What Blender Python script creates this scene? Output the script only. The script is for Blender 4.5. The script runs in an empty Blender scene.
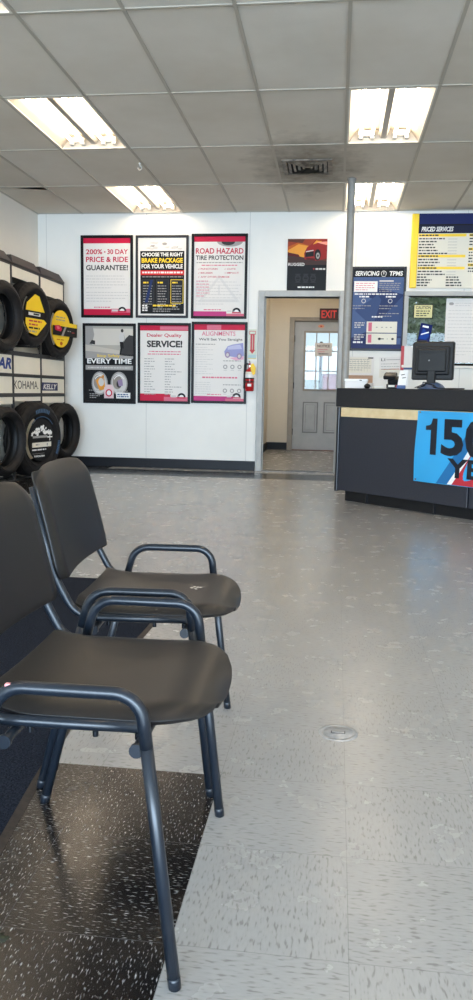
import bpy, math, random
from mathutils import Vector, Matrix
random.seed(7)
SC = bpy.context.scene
COL = SC.collection
PI = math.pi
W = 9.391          # back wall
HC = 2.986         # ceiling
XL = -3.60         # left wall
XR = 4.6           # right wall
YF = -5.6          # storefront wall

def lin(c):
    return tuple(((v/255)/12.92 if v/255 <= .04045 else ((v/255+.055)/1.055)**2.4) for v in c)

# ------------------------------------------------------------------ materials
MATS = {}
def mat(name, col, rough=.5, metal=0., emit=None, estr=0., spec=.5, coat=0.):
    if name in MATS: return MATS[name]
    m = bpy.data.materials.new(name); m.use_nodes = True
    b = m.node_tree.nodes['Principled BSDF']
    b.inputs['Base Color'].default_value = (*lin(col), 1)
    b.inputs['Roughness'].default_value = rough
    b.inputs['Metallic'].default_value = metal
    b.inputs['Specular IOR Level'].default_value = .18 if name.startswith('print_') or 'poster_frame' in name else spec
    b.inputs['Coat Weight'].default_value = coat
    if emit:
        b.inputs['Emission Color'].default_value = (*emit, 1)
        b.inputs['Emission Strength'].default_value = estr
    MATS[name] = m
    return m

class NT:
    """small node helper"""
    def __init__(s, m):
        s.t = m.node_tree; s.n = s.t.nodes; s.l = s.t.links; s.b = s.n['Principled BSDF']
    def new(s, kind, **kw):
        x = s.n.new(kind)
        for k, v in kw.items(): setattr(x, k, v)
        return x
    def coord(s, scale=(1,1,1), rot=(0,0,0), out='Object'):
        tc = s.new('ShaderNodeTexCoord'); mp = s.new('ShaderNodeMapping')
        mp.inputs['Scale'].default_value = scale; mp.inputs['Rotation'].default_value = rot
        s.l.new(tc.outputs[out], mp.inputs['Vector']); return mp.outputs['Vector']
    def noise(s, vec, scale, detail=3, rough=.5):
        x = s.new('ShaderNodeTexNoise'); s.l.new(vec, x.inputs['Vector'])
        x.inputs['Scale'].default_value = scale; x.inputs['Detail'].default_value = detail
        x.inputs['Roughness'].default_value = rough
        return x.outputs['Fac']
    def ramp(s, fac, stops):
        x = s.new('ShaderNodeValToRGB'); s.l.new(fac, x.inputs['Fac'])
        e = x.color_ramp.elements
        while len(e) < len(stops): e.new(.5)
        for el, (p, c) in zip(e, stops):
            el.position = p; el.color = (*c, 1) if len(c) == 3 else c
        return x.outputs['Color']
    def mix(s, a, b, fac, mode='MIX'):
        x = s.new('ShaderNodeMix', data_type='RGBA', blend_type=mode)
        for sock, v in ((x.inputs['Factor'], fac), (x.inputs['A'], a), (x.inputs['B'], b)):
            if hasattr(v, 'is_output'): s.l.new(v, sock)
            elif isinstance(v, (int, float)): sock.default_value = v
            else: sock.default_value = (*v, 1)
        return x.outputs['Result']
    def math(s, op, a, b=None, c=None):
        x = s.new('ShaderNodeMath', operation=op)
        for i, v in enumerate((a, b, c)):
            if v is None: continue
            if hasattr(v, 'is_output'): s.l.new(v, x.inputs[i])
            else: x.inputs[i].default_value = v
        return x.outputs[0]
    def xyz(s, vec):
        x = s.new('ShaderNodeSeparateXYZ'); s.l.new(vec, x.inputs[0]); return x.outputs
    def base(s, c): s.l.new(c, s.b.inputs['Base Color'])
    def rough(s, c): s.l.new(c, s.b.inputs['Roughness'])
    def bump(s, h, strength=.2, dist=.01):
        x = s.new('ShaderNodeBump'); s.l.new(h, x.inputs['Height'])
        x.inputs['Strength'].default_value = strength; x.inputs['Distance'].default_value = dist
        s.l.new(x.outputs['Normal'], s.b.inputs['Normal'])

def seam_mask(N, v, period, off, width):
    """1 on thin lines every period"""
    f = N.math('FRACT', N.math('DIVIDE', N.math('SUBTRACT', v, off), period))
    return N.math('LESS_THAN', f, width/period)

def m_vct(name, c1, c2, c3, rough, fl_lo, fl_hi, wear_sheen=None, fs=1., tone=.95):
    m = mat(name, (128,128,128), rough); N = NT(m)
    v = N.coord()
    x, y, z = N.xyz(v)
    T = .3048
    ix = N.math('FLOOR', N.math('DIVIDE', N.math('SUBTRACT', x, .0525), T))
    iy = N.math('FLOOR', N.math('DIVIDE', N.math('SUBTRACT', y, 1.83), T))
    par = N.math('FLOORED_MODULO', N.math('ADD', ix, iy), 2.)
    va = N.coord(scale=(38*fs, 150*fs, 38)); vb = N.coord(scale=(150*fs, 38*fs, 38))
    na = N.noise(va, 1., 1, .5); nb = N.noise(vb, 1., 1, .5)
    st = N.new('ShaderNodeMix'); N.l.new(par, st.inputs[0]); N.l.new(na, st.inputs[2]); N.l.new(nb, st.inputs[3])
    fac = st.outputs[0]
    col = N.ramp(fac, [(fl_lo, lin(c1)), ((fl_lo+.12) if not wear_sheen else fl_lo, lin(c2)), (fl_hi, lin(c3))])
    big = N.noise(v, 2.2, 4, .6)
    col = N.mix(col, N.ramp(big, [(.3, (tone,tone,tone*.99)), (.7, (1,1,1))]), 1., 'MULTIPLY')
    wn = N.new('ShaderNodeTexWhiteNoise', noise_dimensions='2D')
    cb = N.new('ShaderNodeCombineXYZ'); N.l.new(ix, cb.inputs[0]); N.l.new(iy, cb.inputs[1]); N.l.new(cb.outputs[0], wn.inputs['Vector'])
    col = N.mix(col, N.ramp(wn.outputs['Value'], [(0, (.965,.965,.965)), (1, (1,1,1))]), 1., 'MULTIPLY')
    if wear_sheen:  # brown wear, with the brownish reflection of the ceiling lights painted in
        w = N.noise(v, 3.1, 5, .6)
        w = N.ramp(w, [(.42, (0,0,0)), (.66, (1,1,1))])
        col = N.mix(col, N.mix(col, lin(wear_sheen), .3), w)
    s1 = seam_mask(N, x, T, .0525, .0016); s2 = seam_mask(N, y, T, 1.83, .0016)
    s = N.math('MAXIMUM', s1, s2)
    col = N.mix(col, (.12,.12,.12), N.math('MULTIPLY', s, .42))
    N.base(col)
    rn = N.noise(v, 9., 4, .6)
    N.rough(N.math('MULTIPLY_ADD', rn, .22, rough-.11))
    N.bump(N.math('SUBTRACT', N.noise(v, 5., 2), N.math('MULTIPLY', s, .25)), .12, .004)
    return m

M_VCT = m_vct('white_vinyl_tile', (132,129,127), (157,155,153), (161,159,157), .25, .30, .62, fs=1.15, tone=.97)
M_BLK = m_vct('black_vinyl_tile', (15,15,18), (20,20,23), (196,196,194), .24, .60, .82, wear_sheen=(78,64,52), fs=2., tone=.7)
M_BAND = m_vct('dark_band_tile', (28,27,28), (40,39,40), (100,98,95), .2, .5, .80)

def m_wall(name, c, seam=None):
    m = mat(name, c, .55); N = NT(m); v = N.coord()
    n = N.noise(v, 1.4, 4, .6)
    col = N.mix(lin(c), tuple(q*.93 for q in lin(c)), N.ramp(n, [(.35, (0,0,0)), (.75, (1,1,1))]))
    if seam:
        x, y, z = N.xyz(v)
        col = N.mix(col, (.35,.34,.33), N.math('MULTIPLY', seam_mask(N, x, 1.22, seam, .006), .5))
    N.base(col); N.bump(N.noise(v, 60., 3), .05, .002)
    return m
M_WALL = m_wall('white_wall_panel', (236,233,225), seam=-1.06)
M_WALLP = m_wall('white_wall_paint', (230,226,217))
M_CREAM = m_wall('cream_wall_paint', (222,213,196))

def m_ceiling():
    m = mat('ceiling_tile', (190,186,178), .9, spec=.1); N = NT(m); v = N.coord()
    x, y, z = N.xyz(v)
    n1 = N.noise(v, 1.1, 4, .6); n2 = N.noise(v, 160., 2, .6)
    col = N.ramp(n1, [(.3, lin((214,208,196))), (.7, lin((228,224,215)))])
    ix = N.math('FLOOR', N.math('DIVIDE', x, .61)); iy = N.math('FLOOR', N.math('DIVIDE', N.math('SUBTRACT', y, W-.022), 1.22))
    wn = N.new('ShaderNodeTexWhiteNoise', noise_dimensions='2D')
    cb = N.new('ShaderNodeCombineXYZ'); N.l.new(ix, cb.inputs[0]); N.l.new(iy, cb.inputs[1]); N.l.new(cb.outputs[0], wn.inputs['Vector'])
    col = N.mix(col, N.ramp(wn.outputs['Value'], [(0, (.90,.88,.85)), (1, (1,1,1))]), 1., 'MULTIPLY')
    col = N.mix(col, (.55,.52,.48), N.ramp(n2, [(.62, (0,0,0)), (.72, (.35,.35,.35))]))
    # soot blown out of the air vent
    dx = N.math('MULTIPLY', N.math('SUBTRACT', x, -.33), 1.25); dy = N.math('MULTIPLY', N.math('SUBTRACT', y, 7.6), .72)
    d = N.math('SQRT', N.math('ADD', N.math('MULTIPLY', dx, dx), N.math('MULTIPLY', dy, dy)))
    d = N.math('ADD', d, N.math('MULTIPLY_ADD', N.noise(v, 5., 5, .65), .9, -.45))
    col = N.mix(col, lin((92,80,66)), N.ramp(d, [(.12, (.72,.72,.72)), (.75, (0,0,0))]))
    N.base(col); N.bump(N.noise(v, 220., 2), .25, .003)
    return m
M_CEIL = m_ceiling()
M_GRID = mat('ceiling_grid_bar', (176,169,155), .5)
M_DARK = mat('dark_plenum', (14,13,12), .9)
def m_noise(name, a, b, scale, rough, bump=.0, bs=200., dist=.004, detail=3, lo=.35, hi=.65, spec=.5):
    m = mat(name, a, rough, spec=spec); N = NT(m); v = N.coord()
    N.base(N.ramp(N.noise(v, scale, detail, .6), [(lo, lin(a)), (hi, lin(b))]))
    if bump: N.bump(N.noise(v, bs, 3, .6), bump, dist)
    return m
M_MAT = m_noise('navy_entrance_carpet', (13,16,24), (50,56,70), 190., .95, 1.0, 160., .012, 4, .36, .72, spec=.1)
M_MATEDGE = m_noise('mat_rubber_border', (38,31,27), (56,47,40), 60., .6, .2)
M_SEAT = m_noise('black_moulded_plastic', (19,17,17), (24,21,21), 6., .40, .2, 900., .0006)
M_TUBE = m_noise('blue_black_painted_steel', (21,27,35), (26,33,42), 12., .30)
M_CAP = mat('black_rubber_cap', (22,24,27), .6)
M_BOLT = mat('dark_bolt', (30,33,38), .3, .6)
M_SCUFF = mat('white_scuff', (205,203,198), .6)
M_PINK = mat('pink_sticker', (226,150,150), .6)
M_BASE = m_noise('black_rubber_baseboard', (10,11,17), (14,15,22), 20., .45, spec=.25)
M_TIRE = m_noise('tyre_rubber', (24,22,22), (32,29,28), 18., .62, .2, 120., .002, spec=.3)
M_LINER = mat('tyre_inner_liner', (12,11,11), .55)
M_RACK = mat('black_rack_metal', (30,27,25), .45)
M_CAPR = mat('brown_black_rack_cap', (60,52,49), .5)
M_PANEL = m_noise('cream_sign_panel', (234,229,212), (240,234,218), 4., .45)
M_YEL = mat('label_yellow', (246,205,16), .4)
M_BLK2 = mat('print_black', (18,17,18), .45)
M_WHT = mat('print_white', (236,234,230), .5)
M_PAPER = mat('white_paper', (226,221,215), .6)
M_RED = mat('print_crimson', (196,26,64), .45)
M_REDL = mat('print_rose', (214,110,132), .45)
M_GRY = mat('print_grey_text', (160,156,152), .5)
M_LGR = mat('print_light_grey', (204,200,196), .5)
M_DGR = mat('print_charcoal', (58,56,56), .5)
M_NAVY = mat('print_navy', (20,30,86), .4)
M_BLUE = mat('print_blue', (34,50,94), .45)
M_BLU2 = mat('print_mid_blue', (72,92,134), .45)
M_GOOD = mat('print_royal_blue', (22,58,134), .4)
M_ORG = mat('print_orange', (186,92,30), .45)
M_ORG2 = mat('print_dusk_brown', (96,52,36), .45)
M_AMB = mat('print_amber', (222,150,56), .45)
M_TRKR = mat('print_truck_red', (140,32,28), .4)
M_TRKD = mat('print_truck_dark_red', (84,18,18), .4)
M_FRAME = mat('black_poster_frame', (22,19,20), .35)
M_FRAMEG = mat('grey_black_poster_frame', (52,52,55), .35)
M_JAMB = m_noise('grey_painted_steel', (166,165,160), (176,175,170), 8., .45)
M_JAMB2 = m_noise('taupe_painted_steel', (146,138,126), (154,147,136), 8., .45)
M_DOOR = m_noise('grey_painted_door', (166,170,172), (176,179,180), 6., .45)
M_DOORG = mat('door_groove_grey', (122,124,126), .5)
M_POLE = m_noise('grey_galvanised_pole', (138,135,128), (150,147,140), 14., .42)
M_CNT = m_noise('charcoal_laminate', (40,42,50), (48,50,58), 90., .38)
M_CNTT = m_noise('black_laminate', (28,29,33), (34,35,39), 60., .3)
M_WOOD = m_noise('pale_wood_trim', (214,188,142), (226,203,160), 10., .45)
M_KICK = mat('black_toe_kick', (12,12,15), .5)
M_BAN = mat('banner_sky_blue', (52,160,214), .33)
M_BAN2 = mat('banner_deep_blue', (28,106,160), .33)
M_BANR = mat('banner_red', (186,44,56), .33)
M_BANK = mat('banner_black', (24,28,38), .33)
M_MON = mat('monitor_black_plastic', (9,9,10), .45)
M_MONP = mat('monitor_back_panel', (12,12,14), .55)
M_SIGNY = mat('menu_yellow', (244,206,20), .4)
M_EXTR = mat('extinguisher_red', (178,18,26), .25, coat=.5)
M_CHR = mat('chrome', (200,200,200), .2, 1.)
M_TAGY = mat('tag_yellow', (240,196,22), .5)
M_ARR = mat('arrow_red', (190,52,58), .5)
M_ARRBG = mat('arrow_pale_green', (206,210,190), .5)
M_EXBOX = mat('exit_dark_face', (60,18,18), .5)
M_EXTXT = mat('exit_letters_red', (210,40,40), .5, emit=(1,.1,.08), estr=.1)
M_REFL = mat('white_enamel_reflector', (186,178,164), .5)
M_HOLD = mat('lamp_holder_white', (225,222,214), .4)
M_BALL = mat('ballast_cover_grey', (176,172,162), .4)
M_LAMP = mat('fluorescent_lamp', (255,250,240), .5, emit=(1., .83, .63), estr=14.5)
M_TRIMW = mat('white_fixture_trim', (226,222,212), .45)
M_VENT = m_noise('sooty_vent_metal', (70,62,52), (140,130,116), 14., .5)
M_VENTD = mat('vent_dark', (22,19,16), .8)
M_LEAF = m_noise('leaf_green', (98,116,78), (146,160,120), 7., .6)
M_BARK = mat('bark_brown', (78,64,50), .8)
M_ASPH = m_noise('asphalt_lot', (150,148,144), (168,166,160), 30., .9)
M_CONC = m_noise('pale_concrete', (196,196,192), (210,210,206), 5., .85)
M_GROUND = m_noise('dry_ground', (168,160,140), (140,146,110), 3., .95)
M_DRAIN = m_noise('worn_floor_metal', (150,152,154), (186,187,188), 40., .35)
M_DRAIN.node_tree.nodes['Principled BSDF'].inputs['Metallic'].default_value = .4
M_CAUT = mat('caution_pale_yellow', (214,204,140), .5)
M_PLBLUE = mat('blue_grey_plastic', (66,84,112), .4)
M_CABLE = mat('black_cable', (16,16,18), .5)
M_TAN = mat('tan_folder', (176,140,112), .6)
M_BKAM = mat('print_warm_white', (226,220,204), .5)
M_TYBLUE = mat('tyre_blue_letters', (52,84,116), .5)

def m_glass():
    m = bpy.data.materials.new('clear_pane_glass'); m.use_nodes = True
    t = m.node_tree; t.nodes.clear()
    o = t.nodes.new('ShaderNodeOutputMaterial'); mx = t.nodes.new('ShaderNodeMixShader')
    tr = t.nodes.new('ShaderNodeBsdfTransparent'); gl = t.nodes.new('ShaderNodeBsdfGlossy'); fr = t.nodes.new('ShaderNodeFresnel')
    fr.inputs['IOR'].default_value = 1.3; gl.inputs['Roughness'].default_value = .02
    tr.inputs['Color'].default_value = (.90,.93,.91,1)
    t.links.new(fr.outputs[0], mx.inputs[0]); t.links.new(tr.outputs[0], mx.inputs[1]); t.links.new(gl.outputs[0], mx.inputs[2])
    t.links.new(mx.outputs[0], o.inputs[0]); return m
M_GLASS = m_glass()

# ------------------------------------------------------------------ mesh helpers
class MB:
    def __init__(s): s.v = []; s.f = []; s.mi = []; s.sm = []; s.mats = []
    def m(s, material):
        if material not in s.mats: s.mats.append(material)
        return s.mats.index(material)
    def add(s, verts, faces, material, smooth=False, T=None):
        o = len(s.v)
        s.v += [tuple(T @ Vector(p)) if T is not None else tuple(p) for p in verts]
        i = s.m(material)
        for f in faces:
            s.f.append([o+k for k in f]); s.mi.append(i); s.sm.append(smooth)
        return s
    def box(s, x0, x1, y0, y1, z0, z1, material, bev=0., T=None):
        if bev <= 0:
            vs = [(x0,y0,z0),(x1,y0,z0),(x1,y1,z0),(x0,y1,z0),(x0,y0,z1),(x1,y0,z1),(x1,y1,z1),(x0,y1,z1)]
            fs = [(0,3,2,1),(4,5,6,7),(0,1,5,4),(1,2,6,5),(2,3,7,6),(3,0,4,7)]
            return s.add(vs, fs, material, False, T)
        b = min(bev, (x1-x0)/2.01, (y1-y0)/2.01, (z1-z0)/2.01)
        vs = []; idx = {}
        for i, X in enumerate((x0,x1)):
            for j, Y in enumerate((y0,y1)):
                for k, Z in enumerate((z0,z1)):
                    sx, sy, sz = 1-2*i, 1-2*j, 1-2*k
                    for a, p in enumerate(((X, Y+sy*b, Z+sz*b),(X+sx*b, Y, Z+sz*b),(X+sx*b, Y+sy*b, Z))):
                        idx[(i,j,k,a)] = len(vs); vs.append(p)
        fs = []
        g = lambda i,j,k,a: idx[(i,j,k,a)]
        for i in (0,1):
            q = [g(i,0,0,0),g(i,1,0,0),g(i,1,1,0),g(i,0,1,0)]; fs.append(q if i else q[::-1])
            q = [g(0,i,0,1),g(1,i,0,1),g(1,i,1,1),g(0,i,1,1)]; fs.append(q[::-1] if i else q)
            q = [g(0,0,i,2),g(1,0,i,2),g(1,1,i,2),g(0,1,i,2)]; fs.append(q if i else q[::-1])
        for i in (0,1):
            for j in (0,1):
                fs.append([g(i,j,0,0),g(i,j,1,0),g(i,j,1,1),g(i,j,0,1)])
                fs.append([g(i,0,j,0),g(i,1,j,0),g(i,1,j,2),g(i,0,j,2)])
                fs.append([g(0,i,j,1),g(1,i,j,1),g(1,i,j,2),g(0,i,j,2)])
        for i in (0,1):
            for j in (0,1):
                for k in (0,1): fs.append([g(i,j,k,0),g(i,j,k,1),g(i,j,k,2)])
        return s.add(vs, fs, material, False, T)
    def poly(s, pts, y, material, T=None, thick=0.):
        """flat polygon (x,z) facing -y at depth y"""
        return s.add([(a, y, b) for a, b in pts], [list(range(len(pts)))], material, False, T)
    def rect(s, x0, x1, z0, z1, y, material, T=None):
        return s.poly([(x0,z0),(x1,z0),(x1,z1),(x0,z1)], y, material, T)
    def disc(s, cx, cz, rx, rz, y, material, n=28, a0=0, a1=2*PI, T=None):
        return s.poly([(cx+rx*math.cos(a0+(a1-a0)*k/n), cz+rz*math.sin(a0+(a1-a0)*k/n)) for k in range(n + (0 if abs(a1-a0-2*PI)<1e-6 else 1))], y, material, T)
    def ring(s, cx, cz, r0, r1, y, material, n=32, a0=0, a1=2*PI, sz=1., T=None):
        vs = []; fs = []
        for k in range(n+1):
            a = a0+(a1-a0)*k/n
            vs += [(cx+r0*math.cos(a), y, cz+sz*r0*math.sin(a)), (cx+r1*math.cos(a), y, cz+sz*r1*math.sin(a))]
            if k: fs.append([2*k-2, 2*k, 2*k+1, 2*k-1])
        return s.add(vs, fs, material, False, T)
    def sweep(s, pts, rad, material, seg=12, caps=True, T=None, rx=None):
        pts = [Vector(p) for p in pts]; n = len(pts); vs = []; fs = []
        nrm = None
        for i, p in enumerate(pts):
            t = ((pts[min(i+1,n-1)]-p).normalized() + (p-pts[max(i-1,0)]).normalized()).normalized() if 0 < i < n-1 else \
                (pts[1]-pts[0] if i == 0 else pts[-1]-pts[-2]).normalized()
            if nrm is None:
                nrm = t.orthogonal().normalized() if abs(t.y) > .9 else Vector((0,1,0)).cross(t).normalized()
            nrm = (nrm - t*nrm.dot(t)).normalized(); bi = t.cross(nrm)
            r = rad(i/(n-1)) if callable(rad) else rad
            for k in range(seg):
                a = 2*PI*k/seg
                vs.append(p + nrm*(r*math.cos(a)) + bi*((rx or r)*math.sin(a)))
            if i:
                for k in range(seg):
                    fs.append([(i-1)*seg+k, (i-1)*seg+(k+1)%seg, i*seg+(k+1)%seg, i*seg+k])
        if caps:
            fs.append(list(range(seg))[::-1]); fs.append([(n-1)*seg+k for k in range(seg)])
        return s.add(vs, fs, material, True, T)
    def lathe(s, prof, material, seg=48, T=None, closed=False, mod=None):
        """profile (r, z) around z"""
        vs = []; fs = []; n = len(prof)
        for k in range(seg):
            a = 2*PI*k/seg
            for j, (r, z) in enumerate(prof):
                rr = mod(k, j, r) if mod else r
                vs.append((rr*math.cos(a), rr*math.sin(a), z))
        for k in range(seg):
            k2 = (k+1) % seg
            for j in range(n if closed else n-1):
                j2 = (j+1) % n
                fs.append([k*n+j, k2*n+j, k2*n+j2, k*n+j2])
        return s.add(vs, fs, material, True, T)
    def cyl(s, c, r, h, material, axis='z', seg=20, T=None, r2=None):
        r2 = r if r2 is None else r2
        R = {'z': Matrix.Identity(4), 'y': Matrix.Rotation(-PI/2, 4, 'X'), 'x': Matrix.Rotation(PI/2, 4, 'Y')}[axis]
        M = Matrix.Translation(c) @ R
        if T is not None: M = T @ M
        vs = []; 
        for k in range(seg):
            a = 2*PI*k/seg; vs.append((r*math.cos(a), r*math.sin(a), 0))
        for k in range(seg):
            a = 2*PI*k/seg; vs.append((r2*math.cos(a), r2*math.sin(a), h))
        s.add(vs, [[k,(k+1)%seg,seg+(k+1)%seg,seg+k] for k in range(seg)], material, True, M)
        s.add(vs[:seg], [list(range(seg))[::-1]], material, False, M); s.add(vs[seg:], [list(range(seg))], material, False, M)
        return s
    def text(s, string, x, z, h, y, material, width=None, align='L', bold=0., shear=0., T=None, rot=0., sx=1.):
        vs, fs, (a0, a1, b0, b1) = glyphs(string, bold, shear)
        k = h/max(b1-b0, 1e-6) if h else None
        kx = k*sx
        if width: kx = width/(a1-a0)
        ww = (a1-a0)*kx
        ox = x - (0 if align == 'L' else ww/2 if align == 'C' else ww)
        ca, sa = math.cos(rot), math.sin(rot)
        out = []
        for px, pz in vs:
            lx, lz = (px-a0)*kx, (pz-b0)*k
            if rot: lx, lz = lx*ca-lz*sa, lx*sa+lz*ca
            out.append((ox+lx, y, z+lz))
        return s.add(out, fs, material, False, T)
    def build(s, name, parent=None, extra=None):
        me = bpy.data.meshes.new(name)
        me.from_pydata(s.v, [], s.f)
        for m_ in s.mats: me.materials.append(m_)
        me.polygons.foreach_set('material_index', s.mi); me.polygons.foreach_set('use_smooth', s.sm)
        me.update()
        o = bpy.data.objects.new(name, me); COL.objects.link(o)
        if parent: o.parent = parent
        return o

_gc = {}
def glyphs(string, bold, shear):
    key = (string, bold, shear)
    if key in _gc: return _gc[key]
    c = bpy.data.curves.new('glyphs', 'FONT'); c.body = string; c.offset = bold; c.shear = shear; c.size = 1.; c.resolution_u = 3
    o = bpy.data.objects.new('glyphs', c); COL.objects.link(o)
    dg = bpy.context.evaluated_depsgraph_get(); dg.update()
    me = o.evaluated_get(dg).to_mesh()
    vs = [(v.co.x, v.co.y) for v in me.vertices]; fs = [list(p.vertices) for p in me.polygons]
    o.evaluated_get(dg).to_mesh_clear()
    bpy.data.objects.remove(o); bpy.data.curves.remove(c)
    xs = [v[0] for v in vs]; zs = [v[1] for v in vs]
    r = (vs, fs, (min(xs), max(xs), min(zs), max(zs)))
    _gc[key] = r; return r

def fillet(pts, rads, n=8):
    pts = [Vector(p) for p in pts]; out = [pts[0]]
    for i in range(1, len(pts)-1):
        p, a, b = pts[i], (pts[i-1]-pts[i]), (pts[i+1]-pts[i])
        r = rads[i-1] if isinstance(rads, (list, tuple)) else rads
        ang = a.angle(b); t = min(r/math.tan(ang/2), a.length*.49, b.length*.49)
        A, B = p+a.normalized()*t, p+b.normalized()*t
        rr = t*math.tan(ang/2)
        c = p + (a.normalized()+b.normalized()).normalized()*(rr/math.sin(ang/2))
        va, vb = A-c, B-c; th = va.angle(vb)
        for k in range(n+1):
            f = k/n
            out.append(c + (va*math.sin((1-f)*th)+vb*math.sin(f*th))/math.sin(th))
    out.append(pts[-1]); return out

def tag(o, label=None, cat=None, group=None, kind=None):
    if label: o['label'] = label
    if cat: o['category'] = cat
    if group: o['group'] = group
    if kind: o['kind'] = kind
    return o
def empty(name, loc, rz=0., label=None, cat=None, group=None):
    o = bpy.data.objects.new(name, None); COL.objects.link(o)
    o.location = loc; o.rotation_euler = (0,0,rz); o.empty_display_size = .1
    return tag(o, label, cat, group)
def struct(mb, name, label=None, parent=None):
    o = mb.build(name, parent)
    if not parent: tag(o, label, None, None, 'structure')
    return o
def copy_tree(o, parent=None):
    c = o.copy(); COL.objects.link(c)
    if parent: c.parent = parent
    for ch in list(o.children): copy_tree(ch, c)
    return c

# ================================================================== SETTING
T = .3048
xe = .0525 - T            # right edge of the black tile field (seam)
def frects(mb, xs, ys, pick, z=0.):
    for i in range(len(xs)-1):
        for j in range(len(ys)-1):
            m_ = pick((xs[i]+xs[i+1])/2, (ys[j]+ys[j+1])/2)
            if m_: mb.add([(xs[i],ys[j],z),(xs[i+1],ys[j],z),(xs[i+1],ys[j+1],z),(xs[i],ys[j+1],z)], [(0,1,2,3)], m_)
fl = MB()
xd = .0525 - 9*T
def pick(x, y):
    if x < xe and y < 1.83: return M_BLK
    if 8.535 < y < 9.145: return M_BAND
    if x < xd and y > 1.83: return M_BLK
    return M_VCT
frects(fl, [XL-.1, xd, xe, XR+.1], [YF-.1, 1.83, 8.535, 9.145, W+.0], pick)
frects(fl, [-1.25, .42], [W, 13.15], lambda x, y: M_VCT)
fl.box(XL-.1, XR+.1, YF-.1, W, -.12, -.004, M_CONC)
fl.box(-1.25, .42, W, 13.15, -.12, -.004, M_CONC)
struct(fl, 'floor', 'speckled vinyl tile floor, pale grey with dark border tiles')

# walls
dx0, dx1, dz = -.867, -.0, 2.035      # door opening
wx0, wx1, wz0, wz1 = .775, 2.75, 1.275, 2.05   # pass window
TH = .12
wb = MB()
def wallpiece(x0, x1, z0, z1): wb.box(x0, x1, W, W+TH, z0, z1, M_WALL)
wallpiece(XL-.1, dx0, 0, HC+.5); wallpiece(dx0, dx1, dz, HC+.5); wallpiece(dx1, wx0, 0, HC+.5)
wallpiece(wx0, wx1, 0, wz0); wallpiece(wx0, wx1, wz1, HC+.5); wallpiece(wx1, XR+.1, 0, HC+.5)
struct(wb, 'wall_back', 'white panelled back wall carrying the posters')
wl = MB(); wl.box(XL-.12, XL, YF-.1, W, 0, HC+.5, M_WALLP); struct(wl, 'wall_left', 'white left wall behind the tyre racks')
wr = MB(); wr.box(XR, XR+.12, YF-.1, W, 0, HC+.5, M_WALLP); struct(wr, 'wall_right', 'white right wall')
# storefront wall with big windows behind the camera
wf = MB()
openings = [(-3.3,-1.5),(-1.4,.4),(.5,2.3),(2.4,4.3)]
sz0, sz1 = .35, 2.75
wf.box(XL, XR, YF-.1, YF, 0, sz0, M_WALLP); wf.box(XL, XR, YF-.1, YF, sz1, HC+.5, M_WALLP)
edges = [XL] + [e for o in openings for e in o] + [XR]
for i in range(0, len(edges), 2): wf.box(edges[i], edges[i+1], YF-.1, YF, sz0, sz1, M_WALLP)
struct(wf, 'wall_front', 'storefront wall with tall windows')
for a, b in openings:
    fm = MB()
    for q in ((a,a+.04,sz0,sz1),(b-.04,b,sz0,sz1),(a+.04,b-.04,sz0,sz0+.04),(a+.04,b-.04,sz1-.04,sz1)):
        fm.box(q[0],q[1],YF-.08,YF-.02,q[2],q[3],M_JAMB)
    o = struct(fm, 'window_2', 'storefront window')
    g = MB(); g.box(a+.04,b-.04,YF-.052,YF-.046,sz0+.04,sz1-.04,M_GLASS); g.build('pane', o)

# ceiling: lay-in tiles, grid bars, plenum above
FIX = [(c, r) for r in (-1,-3,-5,-7) for c in (-4, 0, 4)]       # (column, row start) of the 2x4 light fixtures
ce = MB()
cols = list(range(-6, 9)); rows = list(range(-13, 0))
bw = .0105
for c in range(-6, 8):
    for rr in rows:
        if (c, rr) in FIX: continue
        x0, x1 = max(c*.61, XL), min(c*.61+.61, XR)
        y0, y1 = W-.022+rr*1.22, W-.022+rr*1.22+1.22
        if y1 < YF: continue
        y0 = max(y0, YF)
        z = HC
        if (c, rr) == (-6, -1):   # slipped corner tile leaves a dark wedge
            ce.add([(x0,y0+.0,z),(x1,y0+.15,z),(x1,y1,z),(x0,y1,z)], [(0,3,2,1)], M_CEIL); continue
        ce.add([(x0,y0,z),(x1,y0,z),(x1,y1,z),(x0,y1,z)], [(0,3,2,1)], M_CEIL)
ce.add([(XL,W-.022,HC),(XR,W-.022,HC),(XR,W,HC),(XL,W,HC)], [(0,3,2,1)], M_GRID)
for c in range(-5, 8):
    ce.box(c*.61-bw, c*.61+bw, YF, W, HC-.006, HC+.03, M_GRID)
for rr in range(-12, 1):
    ce.box(XL, XR, W-.022+rr*1.22-bw, W-.022+rr*1.22+bw, HC-.0055, HC+.03, M_GRID)
ce.box(XL, XL+.02, YF, W, HC-.006, HC, M_GRID)
ce.box(XL, XR, YF, W, HC+.4, HC+.5, M_DARK)
struct(ce, 'ceiling', 'suspended ceiling of stained white lay-in tiles')

# passage behind the doorway
pw = MB(); pw.box(-1.24,-1.12,W+TH,13.12,0,2.75,M_CREAM); struct(pw,'wall_passage_left','cream side wall of the passage')
pw = MB(); pw.box(.30,.42,W+TH,13.12,0,2.75,M_CREAM); struct(pw,'wall_passage_right','cream side wall of the passage')
ddx0, ddx1, ddz = -.704, .206, 2.068
pe = MB(); PY = 13.0
pe.box(-1.12,ddx0-.03,PY,PY+.12,0,2.75,M_CREAM); pe.box(ddx1+.03,.30,PY,PY+.12,0,2.75,M_CREAM); pe.box(ddx0-.03,ddx1+.03,PY,PY+.12,ddz+.03,2.75,M_CREAM)
struct(pe,'wall_passage_end','cream end wall of the passage')
pc = MB(); pc.box(-1.24,.42,W+TH,13.12,2.75,2.85,M_WALLP); struct(pc,'ceiling_passage','white passage ceiling')
bb = MB(); bb.box(-1.12,-1.108,W+TH,PY,0,.12,M_BASE); struct(bb,'baseboard_passage_left','black passage baseboard')
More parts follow.
